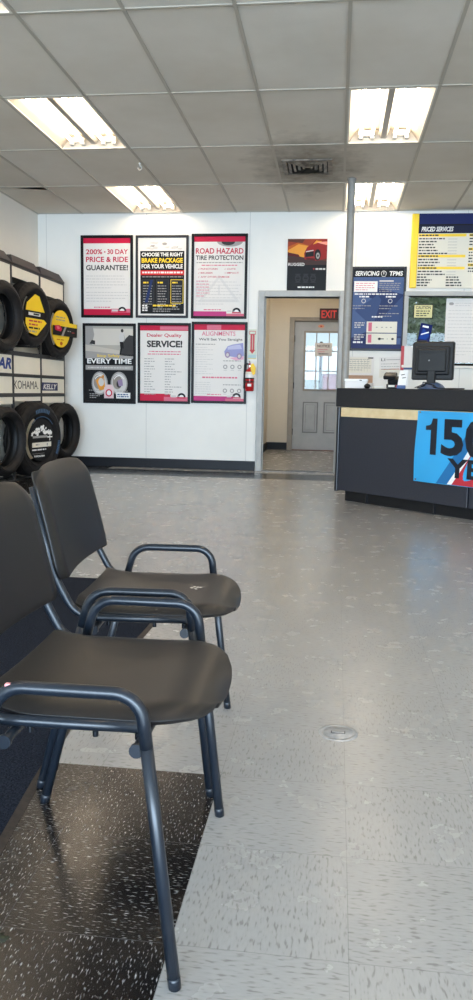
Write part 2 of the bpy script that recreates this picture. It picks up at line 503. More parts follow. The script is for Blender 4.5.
bb = MB(); bb.box(-1.108,ddx0-.085,PY-.012,PY,0,.12,M_BASE); struct(bb,'baseboard_passage_end','black passage baseboard')
bb = MB(); bb.box(XL,-.945,W-.012,W,0,.115,M_BASE,.003); struct(bb,'baseboard_back','black baseboard below the posters')
bb = MB(); bb.box(.08,XR,W-.012,W,0,.115,M_BASE,.003); struct(bb,'baseboard_back_right','black baseboard behind the counter')
bb = MB(); bb.box(XL,XL+.012,YF,W-.012,0,.115,M_BASE,.003); struct(bb,'baseboard_left','black baseboard behind the tyre racks')

# door frame of the opening (grey steel)
df = MB()
df.box(-.94,dx0,W-.03,W+TH+.03,0,2.105,M_JAMB,.004); df.box(dx1,.072,W-.03,W+TH+.03,0,2.105,M_JAMB,.004)
df.box(dx0,dx1,W-.03,W+TH+.03,dz,2.105,M_JAMB,.004)
df.box(dx0,dx0+.012,W+.04,W+.07,0,dz,M_JAMB); df.box(dx1-.012,dx1,W+.04,W+.07,0,dz,M_JAMB)
struct(df,'trim_1','grey painted steel frame of the open doorway')
th = MB(); th.box(dx0,dx1,W+.0,W+TH,0,.006,M_BAND); struct(th,'trim_2','dark doorway threshold')

# grey back door with glazed upper half
bd = MB()
gx0, gx1, gz0, gz1 = -.555, .055, .965, 1.925
bd.box(ddx0,gx0,PY+.03,PY+.075,.01,ddz,M_DOOR); bd.box(gx1,ddx1,PY+.03,PY+.075,.01,ddz,M_DOOR)
bd.box(gx0,gx1,PY+.03,PY+.075,.01,gz0,M_DOOR); bd.box(gx0,gx1,PY+.03,PY+.075,gz1,ddz,M_DOOR)
door = struct(bd,'door_1','grey back door with nine panes at the end of the passage')
p = MB()
for a, b in ((-.545,-.295),(-.205,.045)):
    p.box(a,b,PY+.022,PY+.03,.285,.79,M_DOORG,.003); p.box(a+.02,b-.02,PY+.016,PY+.026,.305,.77,M_DOOR,.004); p.box(a+.045,b-.045,PY+.012,PY+.02,.33,.745,M_DOORG,.003); p.box(a+.05,b-.05,PY+.009,PY+.02,.335,.74,M_DOOR,.003)
p.build('panel', door)
g = MB(); fw = .03
for q in ((gx0,gx0+fw,gz0,gz1),(gx1-fw,gx1,gz0,gz1),(gx0+fw,gx1-fw,gz0,gz0+fw),(gx0+fw,gx1-fw,gz1-fw,gz1)): g.box(q[0],q[1],PY+.015,PY+.06,q[2],q[3],M_JAMB2,.004)
for k in (1,2):
    x = gx0+(gx1-gx0)*k/3; g.box(x-.009,x+.009,PY+.02,PY+.05,gz0+fw,gz1-fw,M_DOOR)
    z = gz0+(gz1-gz0)*k/3; g.box(gx0+fw,gx1-fw,PY+.022,PY+.048,z-.009,z+.009,M_DOOR)
g.build('window_frame', door)
g = MB(); g.box(gx0+fw,gx1-fw,PY+.052,PY+.056,gz0+fw,gz1-fw,M_GLASS); g.build('pane', door)
st = MB(); st.disc(-.285,2.0,.05,.026,PY+.0285,mat('orange_sticker',(222,150,110),.5)); st.rect(-.30,-.27,1.99,2.01,PY+.028,M_ARR); st.build('sticker', door)
st = MB()
for z in (.3,1.05,1.8): st.cyl((ddx0-.004,PY+.026,z-.05),.01,.1,M_BOLT,'z',10)
st.build('hinge', door)
fr = MB()
fr.box(ddx0-.085,ddx0-.004,PY-.02,PY+.1,0,2.135,M_JAMB2,.004); fr.box(ddx1+.004,ddx1+.085,PY-.02,PY+.1,0,2.135,M_JAMB2,.004); fr.box(ddx0-.004,ddx1+.004,PY-.02,PY+.1,ddz+.006,2.135,M_JAMB2,.004)
for a_, b_ in ((ddx0-.004,ddx0+.012),(ddx1-.012,ddx1+.004)): fr.box(a_,b_,PY+.077,PY+.11,0,2.135,M_JAMB2)
fr.box(ddx0-.004,ddx1+.004,PY+.077,PY+.11,ddz-.012,2.135,M_JAMB2)
struct(fr,'trim_3','taupe steel frame of the back door')
th = MB(); th.box(ddx0,ddx1,PY-.02,PY+.1,0,.008,M_ORG2); struct(th,'trim_4','brown back door threshold')

# pass window over the counter
wn = MB()
wn.box(wx0-.05,wx1+.05,W-.025,W+TH,wz1,wz1+.05,M_JAMB,.004); wn.box(wx0-.05,wx1+.05,W-.035,W+TH,wz0-.03,wz0,M_WALLP,.004)
wn.box(wx0-.05,wx0,W-.025,W+TH,wz0,wz1,M_JAMB,.004); wn.box(wx1,wx1+.05,W-.025,W+TH,wz0,wz1,M_JAMB,.004)
wn.box(wx0,wx1,W+.03,W+.06,wz0,wz0+.025,M_DARK)
win = struct(wn,'window_1','wide window behind the counter looking out on shrubs')
g = MB(); g.box(wx0,wx1,W+.04,W+.046,wz0+.025,wz1,M_GLASS); g.build('pane', win)

# outdoors
gd = MB(); gd.box(-40,40,YF-60,YF-.1,-.3,-.13,M_ASPH); struct(gd,'ground_front','parking lot in front of the shop')
gd = MB(); gd.box(-40,40,W+TH,70,-.3,-.13,M_GROUND); struct(gd,'ground_back','ground behind the shop')

# ================================================================== CEILING THINGS
def make_troffer():
    """origin: near left corner of the cell at ceiling level"""
    root = empty('ceiling_light', (0,0,0))
    L, Wd = 1.22-2*bw, .61-2*bw
    h = MB()
    x0, x1, y0, y1 = bw, bw+Wd, bw, bw+L
    # rim
    for q in ((x0,x0+.014,y0,y1),(x1-.014,x1,y0,y1),(x0+.014,x1-.014,y0,y0+.014),(x0+.014,x1-.014,y1-.014,y1)):
        h.box(q[0],q[1],q[2],q[3],-.006,.004,M_TRIMW)
    # folded reflector trough, open below
    X0, X1, Y0, Y1 = x0+.014, x1-.014, y0+.014, y1-.014; d = .095
    cs = [(X0,.0),(X0+.07,d),((X0+X1)/2-.03,d),((X0+X1)/2,d-.03),((X0+X1)/2+.03,d),(X1-.07,d),(X1,0)]
    vs = [(x,Y0+.0,z) for x,z in cs]+[(x,Y1,z) for x,z in cs]; n = len(cs)
    h.add(vs, [[i,n+i,n+i+1,i+1] for i in range(n-1)], M_REFL)
    h.add([(x,Y0,z) for x,z in cs], [list(range(n))], M_REFL); h.add([(x,Y1,z) for x,z in cs], [list(range(n))[::-1]], M_REFL)
    h.box(X0-.004,X1+.004,Y0-.004,Y1+.004,d+.002,d+.012,M_TRIMW)
    h.build('housing', root)
    b = MB(); cx = (X0+X1)/2
    b.add([(cx-.04,Y0,.062),(cx-.022,Y0,.03),(cx+.022,Y0,.03),(cx+.04,Y0,.062),(cx-.04,Y1,.062),(cx-.022,Y1,.03),(cx+.022,Y1,.03),(cx+.04,Y1,.062)],
          [(0,4,5,1),(1,5,6,2),(2,6,7,3),(0,1,2,3),(7,6,5,4),(0,3,7,4)], M_BALL)
    b.build('ballast_cover', root)
    for dx in (-.185,-.09,.09,.185):
        t = MB(); t.cyl((cx+dx,Y0+.05,.05),.0127,Y1-Y0-.1,M_LAMP,'y',10); t.build('lamp_tube', root)
    for sx in (-1,1):
        for yy, s in ((Y0+.025,1),(Y1-.025,-1)):
            k = MB()
            for dx in (.09,.185):
                k.box(cx+sx*dx-.017,cx+sx*dx+.017,yy-.022,yy+.022,.018,.075,M_HOLD,.004)
                k.cyl((cx+sx*dx, yy+.022 if s>0 else yy-.035,.05),.0145,.013,M_CHR,'y',10)
            k.box(cx+sx*.1375-.03,cx+sx*.1375+.03,yy-.012,yy+.012,.04,.085,M_HOLD)
            k.build('lamp_holder', root)
    return root
LBL = {(-4,-3):'bright ceiling light of two lit bands at the upper left, larger of the left pair',
       (0,-3):'bright ceiling light of two lit bands at the upper right, larger of the right pair',
       (-4,-1):'small far ceiling light by the back wall above the brake package poster',
       (0,-1):'small far ceiling light of two lit bands just behind the top of the grey pole',
       (-4,-5):'ceiling light showing only its corner at the top left of the photo'}
proto = None
for c, rr in FIX:
    o = make_troffer() if proto is None else copy_tree(proto)
    proto = proto or o
    o.location = (c*.61, W-.022+rr*1.22, HC)
    if o is proto: o.location = (c*.61, W-.022+rr*1.22, HC)
    tag(o, LBL.get((c,rr), 'recessed fluorescent ceiling light over the waiting area outside the view'), 'ceiling light', 'recessed fluorescent ceiling lights')

v = empty('ceiling_vent', (-.335,7.57,HC), 0, 'sooty square air vent with nested louvers in the stained ceiling', 'air vent')
f = MB(); a, b = .225, .235
for q in ((-a,-a+.04,-b,b),(a-.04,a,-b,b),(-a+.04,a-.04,-b,-b+.04),(-a+.04,a-.04,b-.04,b)): f.box(q[0],q[1],q[2],q[3],-.016,0,M_VENT,.003)
f.build('frame', v)
k = MB(); k.box(-a+.04,a-.04,-b+.04,b-.04,-.003,-.0005,M_VENTD); k.build('backing', v)
for i in range(4):
    l = MB(); r0 = .175-i*.042; r1 = r0-.028; q0 = r0*b/a; q1 = r1*b/a; z0, z1 = -.022, -.006
    if i == 3: r1 = r0-.02; q1 = r1*b/a
    vs = [(-r0,-q0,z1),(r0,-q0,z1),(r0,q0,z1),(-r0,q0,z1),(-r1,-q1,z0),(r1,-q1,z0),(r1,q1,z0),(-r1,q1,z0)]
    vs2 = [(x,y,z+.003) for x,y,z in vs]
    fc = [(0,1,5,4),(1,2,6,5),(2,3,7,6),(3,0,4,7)]
    l.add(vs, fc, M_VENT); l.add(vs2, [q[::-1] for q in fc], M_VENT)
    l.build('louver', v)
hk = MB(); ctr = Vector((-1.854,7.377,HC-.006))
hk.cyl((ctr.x,ctr.y,HC-.012),.012,.012,M_HOLD,'z',12)
hk.sweep([ctr+Vector((.0,0,-.005)), ctr+Vector((0,0,-.02))]+[ctr+Vector((.018*math.sin(t),0,-.038+.018*math.cos(t))) for t in [i*PI/8 for i in range(0,14)]], .0035, M_HOLD, 8)
tag(hk.build('ceiling_hook'), 'tiny white hook hanging from the ceiling grid', 'hook')

pl = empty('support_pole', (.074,7.995,0), 0, 'grey metal pole rising from behind the counter to the ceiling', 'pole')
k = MB(); k.cyl((0,0,.012),.037,HC-.006-.024,M_POLE,'z',24); k.build('shaft', pl)
k = MB(); k.cyl((0,0,0),.075,.012,M_POLE,'z',24); k.build('base_plate', pl)
k = MB(); k.cyl((0,0,HC-.018),.045,.012,M_POLE,'z',24); k.build('top_cap', pl)

# ================================================================== POSTERS
def words_line(mb, x0, x1, z, h, y, m_, rnd, full=.9):
    x = x0; end = x0+(x1-x0)*full
    while x < end-.004:
        w = min(rnd.uniform(.012,.045), end-x); mb.rect(x, x+w, z, z+h, y, m_); x += w+.008
def para(mb, x0, x1, ztop, n, dz_, h, y, m_, seed, last=.6):
    rnd = random.Random(seed)
    for i in range(n): words_line(mb, x0, x1, ztop-i*dz_-h, h, y, m_, rnd, last if i == n-1 else rnd.uniform(.88,1.))
def framed(name, x0, x1, z0, z1, fw, fm, label, cat, group=None, depth=.022):
    cx, cz = (x0+x1)/2, (z0+z1)/2; w, h = (x1-x0)/2, (z1-z0)/2
    root = empty(name, (cx, W, cz), 0, label, cat, group)
    f = MB()
    for q in ((-w,-w+fw,-h,h),(w-fw,w,-h,h),(-w+fw,w-fw,-h,-h+fw),(-w+fw,w-fw,h-fw,h)):
        f.box(q[0],q[1],-depth,-.001,q[2],q[3],fm,.004)
    f.build('frame', root)
    p = MB(); p.box(-w+fw,w-fw,-.008,-.001,-h+fw,h-fw,M_PAPER)
    return root, p, w-fw, h-fw
Y = [-.0086-.0007*i for i in range(12)]
G = 'framed service posters on the back wall'
def guild_logo(p, x, z, s):
    p.disc(x, z, s, s*.95, Y[3], M_BLK2, 20, 0, PI); p.disc(x, z-.0, s*.55, s*.5, Y[4], M_WHT, 16, 0, PI)
    p.rect(x-s*1.05, x+s*1.05, z-s*.32, z-s*.06, Y[3], M_RED)
    for a in (.45,.8): p.rect(x-s*a, x-s*a+s*.1, z+s*.05, z+s*.3, Y[5], M_WHT)
# 1 guarantee
r_, p, w, h = framed('framed_poster', -3.072,-2.437,1.783,2.735,.032,M_FRAME,'framed white poster headed 200% 30 day price and ride guarantee','poster',G)
p.rect(-w,w,h-.06,h,Y[0],M_RED); p.rect(-w,w,-h,-h+.07,Y[0],M_RED); p.rect(.05,w,-h+.03,-h+.075,Y[1],M_REDL)
p.text('200%', -w+.03, h-.185, .058, Y[1], M_RED, width=.2, bold=.02); p.disc(-.025,h-.158,.009,.009,Y[1],M_RED); p.text('30 DAY', .005, h-.185, .058, Y[1], M_RED, width=w-.035, bold=.02)
p.text('PRICE & RIDE', -w+.03, h-.275, .062, Y[1], M_RED, width=2*w-.06, bold=.02)
p.text('GUARANTEE!', -w+.03, h-.37, .062, Y[1], M_DGR, width=2*w-.06, bold=.025)
para(p,-w+.03,w-.03,h-.43,5,.034,.010,Y[1],M_LGR,1); para(p,-w+.03,w-.03,h-.62,4,.034,.010,Y[1],M_LGR,2)
words_line(p,-.16,.06,-h+.085,.012,Y[1],M_REDL,random.Random(4)); guild_logo(p,.185,-h+.05,.05); p.rect(.06,.13,-h+.045,-h+.065,Y[2],M_LGR)
p.build('print', r_)
# 2 brake package
r_, p, w, h = framed('framed_poster', -2.404,-1.773,1.786,2.732,.028,M_FRAMEG,'framed black poster headed choose the right brake package with yellow lettering','poster',G)
L0, R0 = -w+.03, w-.022
p.poly([(L0,-h+.02),(R0,-h+.02),(R0,h-.15),(L0-.005,h-.15)],Y[0],M_BLK2)
for i in range(9):
    rnd = random.Random(i); x = -w+.06+rnd.random()*(2*w-.12); z = h-.05-rnd.random()*.08
    p.poly([(x-.03,z-.004),(x+.02,z-.012),(x+.035,z+.012),(x-.01,z+.008)],Y[0],M_LGR if i%3 else M_GRY)
for i, (x, z) in enumerate(((.03,h-.07),(-.08,h-.115),(.15,h-.11))): p.disc(x,z,.03,.016,Y[1],M_LGR if i else M_GRY,14)
p.text('CHOOSE THE RIGHT', L0+.012, h-.212, .044, Y[1], M_WHT, width=R0-L0-.03, bold=.035)
p.text('BRAKE PACKAGE', L0+.012, h-.285, .055, Y[1], M_SIGNY, width=R0-L0-.03, bold=.035)
p.text('FOR YOUR VEHICLE', L0+.012, h-.35, .05, Y[1], M_WHT, width=R0-L0-.03, bold=.03)
p.rect(L0,R0,h-.425,h-.37,Y[1],mat('print_bright_red',(206,48,46),.45)); words_line(p,L0+.02,R0-.02,h-.405,.02,Y[2],M_WHT,random.Random(3),1.)
words_line(p,L0+.02,R0-.02,h-.45,.01,Y[1],M_GRY,random.Random(5),1.)
cwid = (R0-L0)/3
for i in range(3):
    a = L0+.012+i*cwid; b_ = a+cwid-.02
    p.rect(a,b_,-h+.14,h-.475,Y[1],M_SIGNY if i == 2 else M_DGR); p.rect(a+.007,b_-.007,-h+.147,h-.482,Y[2],mat('print_ink',(34,36,42),.45))
    words_line(p,a+.02,b_-.03,h-.52,.018,Y[3],M_SIGNY,random.Random(i),.6); para(p,a+.02,b_-.02,h-.545,9,.03,.009,Y[3],M_GRY,20+i)
p.poly([(L0+.05,-h+.15),(L0+.09,-h+.15),(L0+.15,h-.48),(L0+.12,h-.48)],Y[4],M_BLUE)
for i in range(3): words_line(p,L0+.02,L0+.1,-h+.105-i*.027,.017,Y[2],M_WHT,random.Random(i+9),.8)
words_line(p,L0+.15,R0-.09,-h+.105,.02,Y[2],M_YEL,random.Random(2),1.); para(p,L0+.15,R0-.02,-h+.08,2,.025,.01,Y[2],M_GRY,8)
p.build('print', r_)
# 3 road hazard
r_, p, w, h = framed('framed_poster', -1.737,-1.078,1.781,2.745,.03,M_FRAME,'framed white poster headed road hazard tire protection with a tire peeking in at its top','poster',G)
p.rect(-w,w,h-.06,h,Y[0],M_RED); p.rect(-w,.09,-h,-h+.055,Y[0],mat('print_magenta',(190,60,124),.45)); p.rect(.09,w,-h,-h+.03,Y[0],M_REDL)
p.poly([(-.03,h-.06)]+[(.12+.15*math.cos(a),h-.06-.055*math.sin(a)) for a in [PI-i*PI/14 for i in range(15)]],Y[1],M_GRY)
p.poly([(.02,h-.06)]+[(.1+.08*math.cos(a),h-.06-.04*math.sin(a)) for a in [PI-i*PI/10 for i in range(11)]],Y[2],M_DGR)
p.text('ROAD HAZARD', -w+.02, h-.195, .064, Y[1], M_RED, width=2*w-.04, bold=.02)
p.text('TIRE PROTECTION', -w+.02, h-.265, .052, Y[1], M_DGR, width=2*w-.04, bold=.022)
words_line(p,-w+.03,w-.03,h-.30,.011,Y[1],M_GRY,random.Random(1),1.); words_line(p,-w+.09,w-.09,h-.33,.011,Y[1],M_REDL,random.Random(2),1.)
for x, z, s, ww in ((-w+.05,h-.375,'PUNCTURES',.2),(.06,h-.375,'CUTS',.1),(-w+.05,h-.42,'BRUISES',.14),(.06,h-.42,'IMPACT',.14)):
    p.text(s,x+.03,z,.018,Y[1],M_RED,width=ww,bold=.01); p.poly([(x,z+.01),(x+.006,z),(x+.02,z+.02),(x+.006,z+.008)],Y[1],M_RED)
p.text('ANY OTHER DAMAGE',-w+.08,h-.465,.018,Y[1],M_RED,width=.34,bold=.01); p.poly([(-w+.05,h-.455),(-w+.056,h-.465),(-w+.07,h-.445),(-w+.056,h-.457)],Y[1],M_RED)
tri = lambda s, o: [(-s,-h+.16+o),(s,-h+.16+o),(0,-h+.16+o+s*1.25)]
p.poly(tri(.25,0),Y[0],mat('print_faint_grey',(216,212,208),.5)); p.poly(tri(.185,.035),Y[1],M_PAPER); p.rect(-.012,.012,-h+.24,-h+.36,Y[2],mat('print_faint_grey',(216,212,208),.5))
para(p,-w+.03,-.1,h-.5,6,.034,.008,Y[2],M_REDL,31); para(p,-w+.03,w-.03,h-.51,8,.036,.008,Y[3],M_LGR,32)
words_line(p,-.18,.05,-h+.068,.011,Y[1],M_REDL,random.Random(6)); guild_logo(p,.21,-h+.05,.05); p.rect(.1,.15,-h+.05,-h+.065,Y[2],M_LGR)
p.build('print', r_)
# 4 every time
r_, p, w, h = framed('framed_poster', -3.056,-2.403,.767,1.718,.032,M_FRAME,'framed dark poster headed every time with a jogger above two brake discs','poster',G)
p.rect(-w,w,-h,h,Y[0],M_BLK2); p.rect(-w,w,.06,h,Y[1],mat('print_fog',(176,170,160),.5))
p.rect(-w,w,.22,h-.03,Y[2],mat('print_fog_light',(206,200,190),.5))
p.poly([(-w,.2),(-w,h),(-w+.09,h),(-w+.11,h-.1),(-w+.08,.22)],Y[3],M_GRY)
p.poly([(-w,.06),(w,.06),(w,.13),(-w,.225)],Y[4],mat('print_road',(196,188,176),.5)); p.poly([(-w,.06),(w,.06),(w,.1),(-w,.15)],Y[5],M_GRY)
p.poly([(w-.16,.1),(w,.09),(w,.33),(w-.05,.34),(w-.12,.27)],Y[5],M_DGR)
p.poly([(-w+.05,.235),(-w+.12,.225),(-w+.12,.27),(-w+.08,.28)],Y[5],M_DGR)
jx, jz = .13, .12   # jogger
p.disc(jx+.03,jz+.27,.017,.021,Y[6],M_DGR,14); p.poly([(jx,jz+.14),(jx+.04,jz+.14),(jx+.055,jz+.24),(jx+.005,jz+.245),(jx-.012,jz+.2)],Y[6],M_LGR)
p.poly([(jx,jz+.14),(jx+.04,jz+.14),(jx+.03,jz+.05),(jx+.012,jz-.01),(jx-.004,jz-.01),(jx+.008,jz+.06)],Y[6],M_BLK2); p.poly([(jx+.02,jz+.14),(jx+.045,jz+.13),(jx+.05,jz+.06),(jx+.035,jz+.06)],Y[7],M_BLK2)
p.poly([(jx+.05,jz+.23),(jx+.07,jz+.17),(jx+.05,jz+.14),(jx+.047,jz+.15),(jx+.058,jz+.172)],Y[7],M_GRY)
p.text('Stop Safely', -.15, .068, .042, Y[7], M_YEL, width=.28, bold=.01)
p.text('EVERY TIME', -w+.02, -.0, .06, Y[3], M_WHT, width=2*w-.04, bold=.03)
p.rect(-w,w,-.075,-.02,Y[2],M_GRY); words_line(p,-w+.03,w-.03,-.055,.014,Y[3],M_LGR,random.Random(8),1.)
for cx, sx in ((-.12,.1),(.12,.105)):
    p.disc(cx,-.235,sx,.14,Y[3],M_GRY); p.disc(cx,-.235,sx*.86,.122,Y[4],M_LGR); p.disc(cx-.02,-.22,sx*.55,.085,Y[5],mat('print_rotor',(150,140,130),.4)); p.disc(cx,-.24,sx*.3,.045,Y[6],M_DGR); p.ring(cx,-.235,sx*.62,sx*.7,Y[7],M_WHT,24,0.6,2.6,1.35)
p.poly([(-.17,-.2),(-.07,-.13),(-.05,-.3),(-.12,-.33)],Y[7],M_AMB); p.disc(-.1,-.22,.035,.05,Y[8],M_LGR); p.poly([(.1,-.2),(.16,-.18),(.17,-.26),(.12,-.27)],Y[7],mat('print_lilac',(150,130,160),.4))
p.poly([(-.065,-h+.03),(.055,-h+.03),(.055,-.29),(.03,-.25),(-.035,-.25),(-.065,-.29)],Y[9],mat('print_pale_pink',(224,196,196),.5)); p.disc(-.005,-h+.095,.042,.045,Y[10],M_RED); p.disc(-.005,-h+.095,.027,.03,Y[11],M_WHT)
p.rect(.085,.26,-h+.03,-h+.1,Y[9],M_WHT); p.text('ACTION',.105,-h+.045,.035,Y[10],M_GOOD,width=.135,bold=.02) if False else para(p,.1,.245,-h+.085,2,.025,.014,Y[10],M_BLU2,3,1.)
words_line(p,.1,.24,-h+.115,.008,Y[9],M_GRY,random.Random(3),1.); words_line(p,-w+.04,-.09,-h+.12,.008,Y[9],M_GRY,random.Random(4),1.); para(p,-w+.05,-.11,-h+.085,3,.022,.01,Y[9],M_GRY,7)
p.build('print', r_)
# 5 dealer quality service
r_, p, w, h = framed('framed_poster', -2.379,-1.737,.78,1.728,.03,M_FRAME,'framed white poster headed dealer quality service with two columns of small text','poster',G)
p.rect(-w,w,h-.06,h,Y[0],M_RED); p.rect(-.05,w,h-.05,h-.01,Y[1],M_REDL); p.rect(-w,.08,-h,-h+.085,Y[0],M_RED); p.rect(.0,w,-h,-h+.05,Y[1],M_REDL)
p.text('Dealer Quality', -.21, h-.145, .052, Y[1], M_RED, width=.42, bold=.015)
p.text('SERVICE!', -.21, h-.255, .08, Y[1], M_DGR, width=.43, bold=.04)
words_line(p,-.18,.2,h-.31,.011,Y[1],M_REDL,random.Random(1),1.); words_line(p,-.2,.2,h-.34,.011,Y[1],M_REDL,random.Random(2),1.)
rnd = random.Random(12)
for i in range(15):
    words_line(p,-w+.05,-.03,h-.395-i*.03,.009,Y[1],M_GRY,rnd,rnd.uniform(.3,.8)); words_line(p,.01,w-.04,h-.395-i*.03,.009,Y[1],M_GRY,rnd,rnd.uniform(.25,.85))
guild_logo(p,.215,-h+.05,.05); p.rect(.09,.15,-h+.045,-h+.07,Y[2],M_LGR)
p.build('print', r_)
# 6 alignments
r_, p, w, h = framed('framed_poster', -1.726,-1.063,.793,1.745,.03,M_FRAME,'framed white poster headed alignments with a blue car drawing beside the fire extinguisher','poster',G)
p.rect(-w,w,h-.065,h,Y[0],M_RED); p.rect(-.15,.02,h-.06,h-.005,Y[1],M_REDL); p.rect(-w,w-.13,-h,-h+.055,Y[0],mat('print_magenta',(190,60,124),.45)); p.rect(.08,w,-h,-h+.03,Y[1],M_REDL)
p.text('ALIGNMENTS', -.21, h-.13, .05, Y[1], M_REDL, width=.4, bold=.01)
p.text("We'll Set You Straight", -.245, h-.195, .038, Y[1], M_DGR, width=.52, bold=.012)
p.poly([(.06,h-.31),(.1,h-.25),(.16,h-.23),(w-.02,h-.21),(w-.005,h-.36),(.22,h-.38),(.07,h-.36)],Y[1],mat('print_car_blue',(150,152,196),.5)); p.poly([(.1,h-.26),(.17,h-.24),(.25,h-.23),(.27,h-.28),(.1,h-.29)],Y[2],mat('print_pale_lilac',(186,186,214),.5))
for x, z in ((.1,h-.35),(.24,h-.365)): p.disc(x,z,.03,.035,Y[3],mat('print_lilac',(150,130,160),.4)); p.disc(x,z,.016,.02,Y[4],M_LGR)
p.poly([(.12,h-.385),(w-.01,h-.365),(w-.01,h-.40),(.2,h-.415)],Y[2],mat('print_rose2',(222,170,190),.5))
words_line(p,-w+.02,.05,h-.235,.01,Y[1],M_GRY,random.Random(1),.7)
for i in range(12): words_line(p,-w+.02,-.05,h-.27-i*.028,.008,Y[1],M_LGR,random.Random(i),.6+.3*(i%2))
for zz in (h-.47,h-.75):
    words_line(p,.05,w-.04,zz+.045,.01,Y[1],M_GRY,random.Random(3),1.)
    for x in (.075,.16,.245): p.ring(x,zz-.02,.014,.026,Y[1],M_GRY,14); p.rect(x-.02,x+.02,zz-.065,zz-.055,Y[1],M_LGR)
words_line(p,-.2,.22,h-.625,.018,Y[1],M_REDL,random.Random(77),1.)
for i in range(6): words_line(p,-w+.02,-.02,h-.68-i*.026,.008,Y[1],M_LGR,random.Random(40+i),.7)
words_line(p,-.14,.06,-h+.07,.01,Y[1],M_REDL,random.Random(6)); guild_logo(p,.215,-h+.05,.05); p.rect(.1,.15,-h+.045,-h+.065,Y[2],M_LGR)
p.build('print', r_)

# truck poster above the doorway (unframed, thin board)
x0,x1,z0,z1 = -.617,-.166,2.106,2.682
rp = empty('truck_poster', ((x0+x1)/2, W, (z0+z1)/2), 0, 'unframed dark poster reading RUGGED with a red pickup at sunset above the doorway', 'poster')
w, h = (x1-x0)/2, (z1-z0)/2
p = MB(); p.box(-w,w,-.008,-.001,-h,h,M_BLK2)
def band(za, zb, m_, i): p.rect(-w,w,za,zb,Y[i],m_)
band(.0,h,M_ORG2,0); band(.07,h-.02,M_ORG,1)
p.poly([(-w,.16),(-w,.06),(.1,.1),(.06,.2),(-.1,.23)],Y[2],M_AMB); p.poly([(-w,h),(w,h),(w,.24),(.05,.2),(-.1,.25),(-w,.2)],Y[3],mat('print_dusk_red',(150,62,36),.45)); p.poly([(-w,h),(-w+.2,h),(-.06,.24),(-w,.26)],Y[4],M_ORG2)
p.poly([(-w,.0),(w,.0),(w,.04),(.0,.075),(-.12,.1),(-w,.145)],Y[4],mat('print_dusk_ground',(66,48,44),.5)); p.poly([(-w,.14),(-w,.105),(-.08,.085),(-.1,.115)],Y[5],M_TRKD)
p.poly([(-.03,.06),(-.035,.13),(.0,.2),(.05,.23),(.09,.275),(w,h-.005),(w,.07),(.12,.045)],Y[5],M_TRKR)
p.poly([(-.02,.135),(.075,.15),(.075,.095),(-.02,.085)],Y[6],M_BLK2); p.poly([(-.015,.15),(.07,.165),(.07,.155),(-.015,.14)],Y[7],M_LGR)
p.poly([(.06,.225),(.1,.27),(.17,h-.03),(.12,.245)],Y[6],M_AMB); p.poly([(.1,.25),(w,h-.03),(w,h-.07),(.15,.235)],Y[7],mat('print_pink_glint',(236,150,130),.4)); p.poly([(-.01,.06),(.09,.045),(.09,.07),(-.01,.08)],Y[7],M_TRKD)
p.disc(.118,.11,.036,.062,Y[8],M_BLK2); p.disc(.122,.1,.025,.045,Y[9],M_DGR); p.ring(.122,.1,.009,.02,Y[10],M_GRY,18,0,2*PI,1.7)
p.text('RUGGED', -w+.012, -.012, .034, Y[6], M_WHT, width=.185, bold=.015)
p.poly([(.07,-.045),(.08,-.035),(.09,-.045),(.08,-.055)],Y[1],M_ARR); words_line(p,.1,w-.015,-.055,.018,Y[1],M_LGR,random.Random(5),1.)
for i, x in enumerate((-.1,-.01,.075)):
    p.ring(x,-.15,.022,.034,Y[1],mat('print_dark_tread',(46,46,48),.5),20,0,2*PI,1.3)
    for k in range(4): p.rect(x-.03,x+.03,-.2+k*.03,-.19+k*.03,Y[2],mat('print_dark_tread',(46,46,48),.5))
words_line(p,-.1,.09,-h+.03,.016,Y[1],M_WHT,random.Random(6),1.)
p.build('print', rp)

# TPMS poster
r_, p, w, h = framed('framed_poster', .118,.738,1.432,2.373,.026,M_FRAMEG,'framed blue poster headed SERVICING TPMS beside the grey pole','poster',G)
p.rect(-w,w,-h,h,Y[0],M_BLUE); p.rect(-w,w,h-.09,h,Y[1],M_BLK2)
p.text('SERVICING', -w+.02, h-.075, .052, Y[2], M_WHT, width=.27, bold=.03, shear=.15); p.text('TPMS', .12, h-.075, .052, Y[2], M_WHT, width=.15, bold=.03, shear=.15)
p.ring(.055,h-.05,.024,.032,Y[2],M_LGR,20,-.9,PI+.9); p.rect(.05,.06,h-.06,h-.03,Y[2],M_LGR); p.rect(.035,.075,h-.085,h-.078,Y[2],M_LGR)
p.poly([(-w,h-.09),(w,h-.09),(w,h-.28),(-w,h-.14)],Y[1],M_BLU2)
p.poly([(-w,-h+.12),(-.1,-.25),(-.02,.1),(-w,.2)],Y[1],M_BLU2); p.poly([(.05,-.1),(w,.15),(w,-.3),(.12,-.32)],Y[1],mat('print_steel_blue',(50,70,114),.45)); p.poly([(-w+.03,-.02),(.0,.16),(.04,.1),(-.05,-.2)],Y[2],mat('print_steel_blue',(50,70,114),.45)); p.poly([(-w,-.33),(w,-.36),(w,-h),(-w,-h)],Y[2],M_NAVY)
p.rect(-w+.01,-.01,h-.255,h-.135,Y[3],M_WHT); para(p,-w+.03,-.03,h-.155,4,.024,.007,Y[4],M_REDL,5)
p.rect(.01,.17,h-.14,h-.125,Y[3],M_LGR); para(p,.01,w-.03,h-.155,5,.022,.007,Y[3],M_GRY,6)
words_line(p,-w+.02,w-.07,h-.285,.014,Y[3],M_WHT,random.Random(2),1.)
for x in (-.16,.14):
    words_line(p,x-.05,x+.06,h-.315,.016,Y[3],M_WHT,random.Random(1),1.); p.ring(x+.0,h-.355,.018,.025,Y[3],M_LGR,18); para(p,x-.12,x+.1,h-.405,2,.03,.008,Y[3],M_GRY,9)
